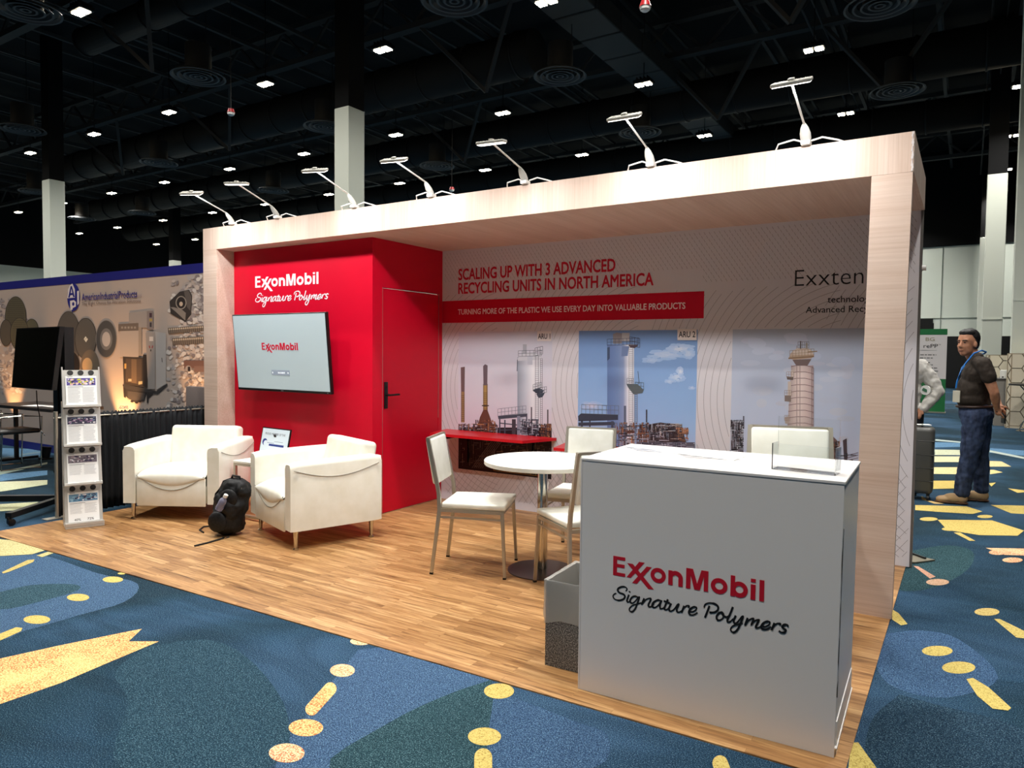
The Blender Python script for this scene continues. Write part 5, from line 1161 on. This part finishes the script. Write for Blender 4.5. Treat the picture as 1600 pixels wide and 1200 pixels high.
# hexagon-patterned counter walls
def hexwall(x0, x1, y, yb, h, label):
    t = thing('hexagon_wall', label, 'booth wall', (x0, y, 0)); W_ = x1-x0
    b = MB(); b.bb((0, 0, 0), (W_, yb-y, h)); b.done('panel', mat('hex_cream', (226, 214, 190), .5), t)
    A = Art(lambda u, v, d: Vector((u, -.001-d, v)), 0); r = .17; c = (150, 132, 104)
    j = 0; z = .05
    while z < h+.1:
        x = -.1+(r*1.5 if j % 2 else 0)
        while x < W_+.2:
            pts = [(min(W_, max(0, x+r*math.cos(PI/3*k))), min(h, max(0, z+r*math.sin(PI/3*k)))) for k in range(7)]
            for a, d in zip(pts, pts[1:]):
                if math.hypot(a[0]-d[0], a[1]-d[1]) > .02: A.line(a, d, .014, c)
            x += r*3
        z += r*math.sin(PI/3); j += 1
    A.done('hexagon_lines', t)
    b = MB(); b.bb((.06, -.004, 0), (.075, -.0025, h)); b.done('edge_trim', mat('hex_trim', (160, 140, 112), .5), t); return t
hexwall(7.05, 8.6, 13.5, 13.8, 1.53, 'cream hexagon-patterned booth wall at the right edge')
hexwall(6.72, 7.2, 15.6, 16.0, 1.5, 'smaller cream hexagon-patterned wall just behind the man')
t = thing('grey_cabinet', 'grey cabinet between the man and the hexagon wall', 'cabinet', (6.86, 13.95, 0))
b = MB(); b.bb((0, 0, 0), (.2, .8, .97)); b.done('body', mat('cab_grey', (128, 124, 118), .5), t)
b = MB(); b.bb((-.02, -.02, .971), (.22, .82, 1.0)); b.done('top', mat('cab_dark', (60, 58, 56), .4), t)
t = thing('white_box', 'small white box standing on the grey cabinet', 'box', (6.95, 14.0, 1.0))
b = MB(); b.bb((0, 0, 0), (.13, .12, .18), bev=.01); b.done('box_body', WPLAS, t)
b = MB(); b.bb((.03, -.004, .02), (.06, -.001, .045)); b.done('socket', BLACK, t)
t = thing('bistro_table', 'dark-topped bistro table cut by the right edge of the photo', 'table', (7.45, 12.9, 0))
b = MB(); b.lathe([(.38, .9), (.4, .905), (.4, .925), (.38, .93)], 40); b.done('tabletop', BLACK, t, True)
b = MB(); b.cyl((0, 0, .02), (0, 0, .9), .03, n=16); b.done('pedestal', CHROME, t, True)
b = MB(); b.lathe([(.25, 0), (.25, .01), (.05, .03)], 32); b.done('base_plate', CHROME, t, True)
for a_ in range(4):
    b = MB(); ca, sa = math.cos(a_*PI/2+2.6), math.sin(a_*PI/2+2.6); b.tube([(ca*.22, sa*.22, .02), (ca*.12, sa*.12, .25), (ca*.03, sa*.03, .5), (ca*.1, sa*.1, .75), (ca*.24, sa*.24, .9)], .012, 8); b.done('leg', CHROME, t, True)

# suitcase and the flat metal foot by the printed wall
t = thing('suitcase', 'grey hard-shell suitcase standing behind the printed wall', 'suitcase', (5.93, 3.95, 0))
SUIT = mat('suit_grey', (74, 74, 72), .4)
b = MB(); b.box((0, 0, .40), (.34, .26, .66), bev=.04, seg=3); b.done('shell', SUIT, t, True)
for z in (.2, .33, .46, .6):
    b = MB(); b.box((0, 0, z), (.346, .266, .008), bev=.003, seg=1); b.done('rib', mat('suit_dark', (52, 52, 52), .5), t)
b = MB(); b.tube([(.06, -.06, .72), (.06, -.06, .75), (.06, .06, .75), (.06, .06, .72)], .009, 8); b.done('handle', SUIT, t, True)
for x in (-.13, .13):
    for y in (-.09, .09):
        b = MB(); b.cyl((x-.01, y, .03), (x+.01, y, .03), .029, n=16); b.box((x, y, .06), (.03, .03, .03)); b.done('wheel', BLACK, t, True)
o = MB(); o.box((6.0, 3.93, .7535), (.12, .1, .005), r=(0, 0, .3)); tag(o.done('folded_paper', PAPER), 'folded white paper lying on the grey suitcase', 'paper')
t = thing('stand_foot', 'flat grey metal foot plate on the carpet beside the printed wall', 'stand', (0, 0, 0))
b = MB(); p = [px(1418, 868, 2, 0), px(1461, 877, 2, 0), px(1430, 881, 2, 0), px(1418, 880, 2, 0)]; b.prism([(v.x, v.y) for v in p], .004, .012); b.done('plate', mat('plate_grey', (130, 124, 108), .5, .3), t)
b = MB(); b.bar(px(1418, 862, 2, .02), px(1446, 872, 2, .02), .015, .01); b.done('rod', BLACKM, t)

# ================================================================== people
SKIN = noise_mat('skin', (176, 122, 94), (192, 138, 108), (30, 30, 30), .5, 2, spec=.4)
SHIRT = noise_mat('polo_brown', (44, 36, 30), (54, 45, 38), (50, 50, 50), .8, 3, bmp=.1)
JEAN = noise_mat('denim', (28, 38, 62), (52, 66, 96), (26, 26, 9), .8, 4, bmp=.15)
HAIR = noise_mat('hair_black', (16, 15, 15), (40, 38, 38), (60, 60, 20), .5, 3)
V = Vector
def wrinkle(o, s, st):
    tx = bpy.data.textures.new('fold', 'CLOUDS'); tx.noise_scale = s; dm = o.modifiers.new('d', 'DISPLACE'); dm.texture = tx; dm.strength = st; dm.mid_level = .5
def limb(b, pts, n=14):
    for (p, r), (q_, r2) in zip(pts, pts[1:]): b.cap(p, q_, r, r2, n)
root = thing('person', 'man in brown polo and jeans standing right of the booth, hands behind his back', 'person', (6.42, 4.0, 0))
O = V((6.42, 4.0, 0))
def L(x, y, z): return V((x, y, z))-O
hc = L(6.345, 3.965, 1.565); fd = V((-.58, -.815, -.03)).normalized(); rt = V((-.815, .58, 0)).normalized(); up = V((0, 0, 1))   # rt: towards the picture's left
yaw = math.atan2(fd.y, fd.x)
def H(f, r, u): return hc+fd*f+rt*r+up*u
b = MB()
b.sph(H(-.012, 0, .03), (.098, .08, .105), 24, (0, 0, yaw)); b.sph(H(.022, 0, -.03), (.068, .066, .085), 20, (0, 0, yaw)); b.sph(H(.045, 0, -.092), (.036, .036, .028), 14, (0, 0, yaw))
for s_ in (-1, 1): b.sph(H(.02, s_*.036, -.06), (.045, .03, .04), 12, (0, 0, yaw)); b.sph(H(.05, s_*.034, -.022), (.028, .024, .022), 12); b.sph(H(-.005, s_*.083, -.01), (.018, .01, .032), 12, (0, 0, yaw+s_*.3))
b.sph(H(.068, 0, .035), (.02, .055, .012), 12, (0, 0, yaw)); b.cap(H(.083, 0, .02), H(.098, 0, -.022), .009, .015, 10); 
for s_ in (-1, 1): b.sph(H(.088, s_*.013, -.028), .011, 8)
b.sph(H(.074, 0, -.06), (.016, .027, .009), 10, (0, 0, yaw)); b.sph(H(.072, 0, -.073), (.014, .022, .008), 10, (0, 0, yaw))
limb(b, [(H(-.03, 0, -.06), .06), (L(6.425, 3.99, 1.40), .066)])
for s_, sh, el, wr, ha in ((-1, L(6.485, 3.80, 1.36), L(6.575, 3.80, 1.10), L(6.60, 3.90, .965), L(6.62, 3.95, .905)), (1, L(6.45, 4.20, 1.36), L(6.57, 4.21, 1.10), L(6.62, 4.08, .985), L(6.64, 4.0, .93))):
    limb(b, [(sh, .055), (sh.lerp(el, .5), .05), (el, .041)]); limb(b, [(el, .04), (el.lerp(wr, .35), .042), (wr, .027)])
    pm = wr.lerp(ha, .75); b.cap(wr, pm, .026, .03, 12); b.sph(pm, (.03, .04, .045), 12)
    dd = (ha-wr).normalized()
    for k in range(4):
        a0 = pm+V((.012, -.03+.02*k, -.02)); m1 = a0+dd*.028+V((.016, .006, -.006)); m2 = m1+V((.012-.003*k, .016, -.018)); limb(b, [(a0, .0105), (m1, .0095), (m2, .008)], 8)
    a0 = pm+V((.012, -.03*s_, .02)); limb(b, [(a0, .012), (a0+V((.028, -.006*s_, -.004)), .0105), (a0+V((.046, .004*s_, -.022)), .009)], 8)
b.sph(L(6.43, 4.0, 1.25), (.11, .165, .17), 18); b.sph(L(6.42, 4.0, 1.05), (.11, .15, .16), 18); b.sph(L(6.44, 4.0, .92), (.11, .15, .1), 16)
legs = [[(L(6.42, 3.91, .87), .085), (L(6.40, 3.885, .48), .055), (L(6.35, 3.87, .09), .042)], [(L(6.46, 4.09, .87), .085), (L(6.485, 4.13, .48), .055), (L(6.50, 4.15, .12), .042)]]
for lg in legs: limb(b, lg)
for f_, a_ in ((L(6.33, 3.87, .05), L(6.22, 3.85, .045)), (L(6.51, 4.15, .05), L(6.42, 4.12, .045))): b.cap(f_, a_, .04, .034, 10)
o = b.done('body', SKIN, root, True); remesh(o, .0065, 3)
# face details
for s_ in (-1, 1):
    b = MB(); b.sph(H(.0795, s_*.031, .012), (.006, .0125, .0055), 10, (0, 0, yaw)); b.done('eye', mat('eye_dark', (30, 22, 20), .3), root, True)
    b = MB(); b.cap(H(.088, s_*.016, .034), H(.078, s_*.05, .036), .005, .004, 8); b.done('eyebrow', HAIR, root, True)
b = MB(); b.cap(H(.087, -.02, -.0665), H(.087, .02, -.0665), .0028, .0028, 8); b.done('mouth', mat('lip_line', (92, 46, 42), .5), root, True)
b = MB(); b.sph(H(-.036, 0, .052), (.094, .086, .1), 24, (0, 0, yaw)); b.sph(H(-.002, 0, .105), (.08, .072, .042), 20, (0, 0, yaw)); b.sph(H(-.05, 0, .0), (.07, .078, .085), 18, (0, 0, yaw)); b.cap(H(-.015, -.076, .02), H(-.01, -.08, -.012), .014, .009, 8); b.cap(H(-.015, .076, .02), H(-.01, .08, -.012), .014, .009, 8)
o = b.done('hair', HAIR, root, True); remesh(o, .006, 4); wrinkle(o, .02, .006)
# polo shirt
b = MB(); b.sph(L(6.435, 4.0, 1.27), (.135, .19, .17), 20); b.sph(L(6.40, 4.0, 1.12), (.135, .175, .16), 20); b.sph(L(6.405, 4.0, 1.03), (.145, .17, .11), 20); b.cyl(L(6.42, 4.0, .955), L(6.415, 4.0, 1.1), .135, .14, 20)
b.sph(L(6.48, 4.0, 1.3), (.09, .17, .12), 16)
limb(b, [(L(6.43, 3.87, 1.39), .06), (L(6.485, 3.81, 1.365), .073), (L(6.53, 3.79, 1.245), .066)]); limb(b, [(L(6.43, 4.13, 1.39), .06), (L(6.45, 4.19, 1.365), .073), (L(6.51, 4.215, 1.245), .066)])
limb(b, [(L(6.42, 3.95, 1.42), .065), (L(6.43, 4.05, 1.42), .065)])
o = b.done('polo_shirt', SHIRT, root, True); remesh(o, .009, 6); wrinkle(o, .09, .022)
b = MB(); b.tube([L(6.43, 4.0, 1.445)+V((math.cos(a)*.078, math.sin(a)*.075, -.02*math.cos(a)-.008)) for a in [2*PI*k/20 for k in range(20)]], .018, 8, True); b.done('collar', mat('collar_dark', (24, 22, 26), .8), root, True)
# jeans
b = MB(); b.sph(L(6.44, 4.0, .885), (.15, .175, .115), 20); b.cyl(L(6.435, 4.0, .88), L(6.425, 4.0, .965), .142, .14, 20)
limb(b, [(L(6.425, 3.91, .85), .112), (L(6.42, 3.895, .66), .098), (L(6.395, 3.885, .47), .08), (L(6.365, 3.875, .28), .075), (L(6.345, 3.87, .12), .068)])
limb(b, [(L(6.47, 4.09, .85), .112), (L(6.475, 4.11, .66), .095), (L(6.485, 4.13, .47), .078), (L(6.50, 4.14, .28), .072), (L(6.505, 4.15, .13), .066)])
o = b.done('jeans', JEAN, root, True); remesh(o, .009, 5); wrinkle(o, .06, .026)
b = MB()
r1_ = [L(6.425, 4.0, .955)+V((math.cos(a)*.149, math.sin(a)*.158, .006*math.cos(a))) for a in [2*PI*k/28 for k in range(28)]]; b.tube(r1_, .013, 8, True); b.done('belt', mat('belt_brown', (52, 32, 26), .4), root, True)
TAN = mat('suede_tan', (172, 142, 104), .7); SOLE = mat('sole_brown', (96, 66, 44), .7)
for (hx, hy, tx_, ty_) in ((6.385, 3.87, 6.165, 3.845), (6.56, 4.155, 6.36, 4.11)):
    hp, tp = L(hx, hy, .0), L(tx_, ty_, .0); d = (tp-hp).normalized(); yw = math.atan2(d.y, d.x)
    b = MB(); b.sph(hp+d*.04+V((0, 0, .06)), (.055, .045, .055), 14, (0, 0, yw)); b.sph(hp+d*.11+V((0, 0, .055)), (.09, .048, .05), 14, (0, 0, yw)); b.sph(hp+d*.19+V((0, 0, .04)), (.07, .048, .036), 14, (0, 0, yw))
    o = b.done('shoe', TAN, root, True); remesh(o, .006, 4)
    b = MB(); b.sph(hp+d*.05+V((0, 0, .015)), (.07, .047, .0145), 14, (0, 0, yw)); b.sph(hp+d*.17+V((0, 0, .015)), (.1, .05, .0145), 14, (0, 0, yw)); b.done('sole', SOLE, o, True)
    for k in range(3):
        b = MB(); c_ = hp+d*(.09+.03*k)+V((0, 0, .108-.014*k)); s_ = V((-d.y, d.x, 0)); b.cap(c_-s_*.02, c_+s_*.02, .004, .004, 6); b.done('lace', mat('lace', (196, 176, 140), .6), o, True)
LAN = mat('lanyard_blue', (24, 110, 190), .5)
b = MB(); b.tube([L(6.50, 3.97, 1.485), L(6.465, 3.90, 1.50), L(6.40, 3.85, 1.47), L(6.33, 3.835, 1.36), L(6.285, 3.86, 1.24), L(6.272, 3.90, 1.18)], .0075, 8); b.tube([L(6.50, 3.97, 1.485), L(6.49, 4.06, 1.47), L(6.4, 4.12, 1.45), L(6.31, 4.07, 1.33), L(6.272, 3.92, 1.19)], .0075, 8); b.tube([L(6.272, 3.905, 1.2), L(6.265, 3.90, 1.13)], .008, 6); b.done('lanyard', LAN, root, True)
b = MB(); b.box(L(6.272, 3.875, 1.05), (.01, .075, .115), r=(0, 0, .9), bev=.003); b.done('name_badge', mat('badge_plastic', (190, 186, 170), .3), root)
b = MB(); b.box(L(6.606, 3.925, .93), (.018, .05, .045), r=(0, .3, .3), bev=.005); b.done('wristwatch', BLACK, root)
t = thing('notebook', 'dark notebook held behind the back by the man in jeans', 'notebook', (6.665, 4.09, .80), .2)
b = MB(); b.box((0, 0, .08), (.012, .13, .17), bev=.002); b.done('cover', mat('note_dark', (40, 38, 34), .6), t)

# second person, mostly hidden behind the printed wall
root = thing('person', 'person in pale grey shirt with hand on hip, mostly hidden behind the printed wall', 'person', (5.80, 4.25, 0)); O = V((5.80, 4.25, 0))
b = MB(); b.sph(L(5.78, 4.23, 1.60), (.09, .085, .12), 20); b.sph(L(5.80, 4.15, 1.585), (.03, .02, .03), 10); limb(b, [(L(5.79, 4.25, 1.52), .055), (L(5.80, 4.27, 1.4), .06)])
b.sph(L(5.8, 4.27, 1.25), (.16, .1, .17), 16); b.sph(L(5.8, 4.27, 1.0), (.13, .1, .2), 16); b.sph(L(5.8, 4.27, .88), (.14, .1, .1), 14)
for s_, el, wr in ((1, L(6.13, 4.27, 1.075), L(5.985, 4.2, .90)), (-1, L(5.50, 4.3, 1.07), L(5.52, 4.15, .85))):
    sh = L(5.8+s_*.17, 4.27, 1.34); limb(b, [(sh, .05), (el, .038), (wr, .026)]); b.sph(wr+V((-.03*s_, 0, -.03)), (.03, .025, .045), 10)
    for k in range(4): limb(b, [(wr+V((-.03*s_+.008*k-.01, -.02, -.05)), .009), (wr+V((-.035*s_+.008*k-.01, -.025, -.085)), .008), (wr+V((-.04*s_+.006*k-.01, -.015, -.11)), .007)], 8)
    limb(b, [(wr+V((-.01*s_, -.02, -.02)), .011), (wr+V((.0, -.035, -.055)), .009)], 8)
    limb(b, [(L(5.8+s_*.09, 4.27, .85), .08), (L(5.8+s_*.1, 4.27, .46), .055), (L(5.8+s_*.11, 4.28, .08), .04)]); b.cap(L(5.8+s_*.11, 4.28, .045), L(5.8+s_*.12, 4.14, .04), .038, .033, 10)
o = b.done('body', SKIN, root, True); remesh(o, .008, 4)
b = MB(); b.sph(L(5.78, 4.25, 1.635), (.1, .095, .11), 18); o = b.done('hair', HAIR, root, True)
SH2 = noise_mat('shirt_pale', (186, 182, 176), (206, 203, 198), (20, 20, 20), .8, 3, bmp=.1)
b = MB(); b.sph(L(5.8, 4.27, 1.27), (.2, .125, .17), 18); b.sph(L(5.8, 4.27, 1.05), (.165, .13, .2), 18); b.cyl(L(5.8, 4.27, .85), L(5.8, 4.27, 1.05), .15, .155, 18)
limb(b, [(L(5.95, 4.27, 1.345), .068), (L(6.03, 4.27, 1.22), .07), (L(6.11, 4.26, 1.08), .062), (L(6.02, 4.22, .96), .055), (L(5.985, 4.2, .90), .045)]); limb(b, [(L(5.65, 4.27, 1.345), .068), (L(5.50, 4.3, 1.07), .055), (L(5.52, 4.17, .90), .04)])
o = b.done('long_sleeved_shirt', SH2, root, True); remesh(o, .009, 5); wrinkle(o, .07, .03)
b = MB(); b.cyl(L(6.0, 4.185, 1.09), L(5.995, 4.172, 1.09), .05, n=20); pt = b.done('sleeve_patch', mat('patch_white', (224, 224, 220), .6), root)
b = MB(); b.box(L(5.992, 4.168, 1.09), (.05, .004, .03), r=(0, .5, 0)); b.done('patch_mark', mat('patch_green', (60, 110, 80), .6), pt)
b = MB(); b.cyl(L(5.8, 4.27, .84), L(5.8, 4.27, .95), .14, .145, 18)
for s_ in (1, -1): limb(b, [(L(5.8+s_*.09, 4.27, .83), .1), (L(5.8+s_*.1, 4.27, .46), .075), (L(5.8+s_*.11, 4.28, .12), .065)])
o = b.done('trousers', mat('trouser_dark', (26, 26, 30), .8), root, True); remesh(o, .01, 5)
for s_ in (1, -1):
    b = MB(); b.cap(L(5.8+s_*.11, 4.29, .04), L(5.8+s_*.12, 4.12, .038), .042, .036, 12); b.done('shoe', BLACK, root, True)
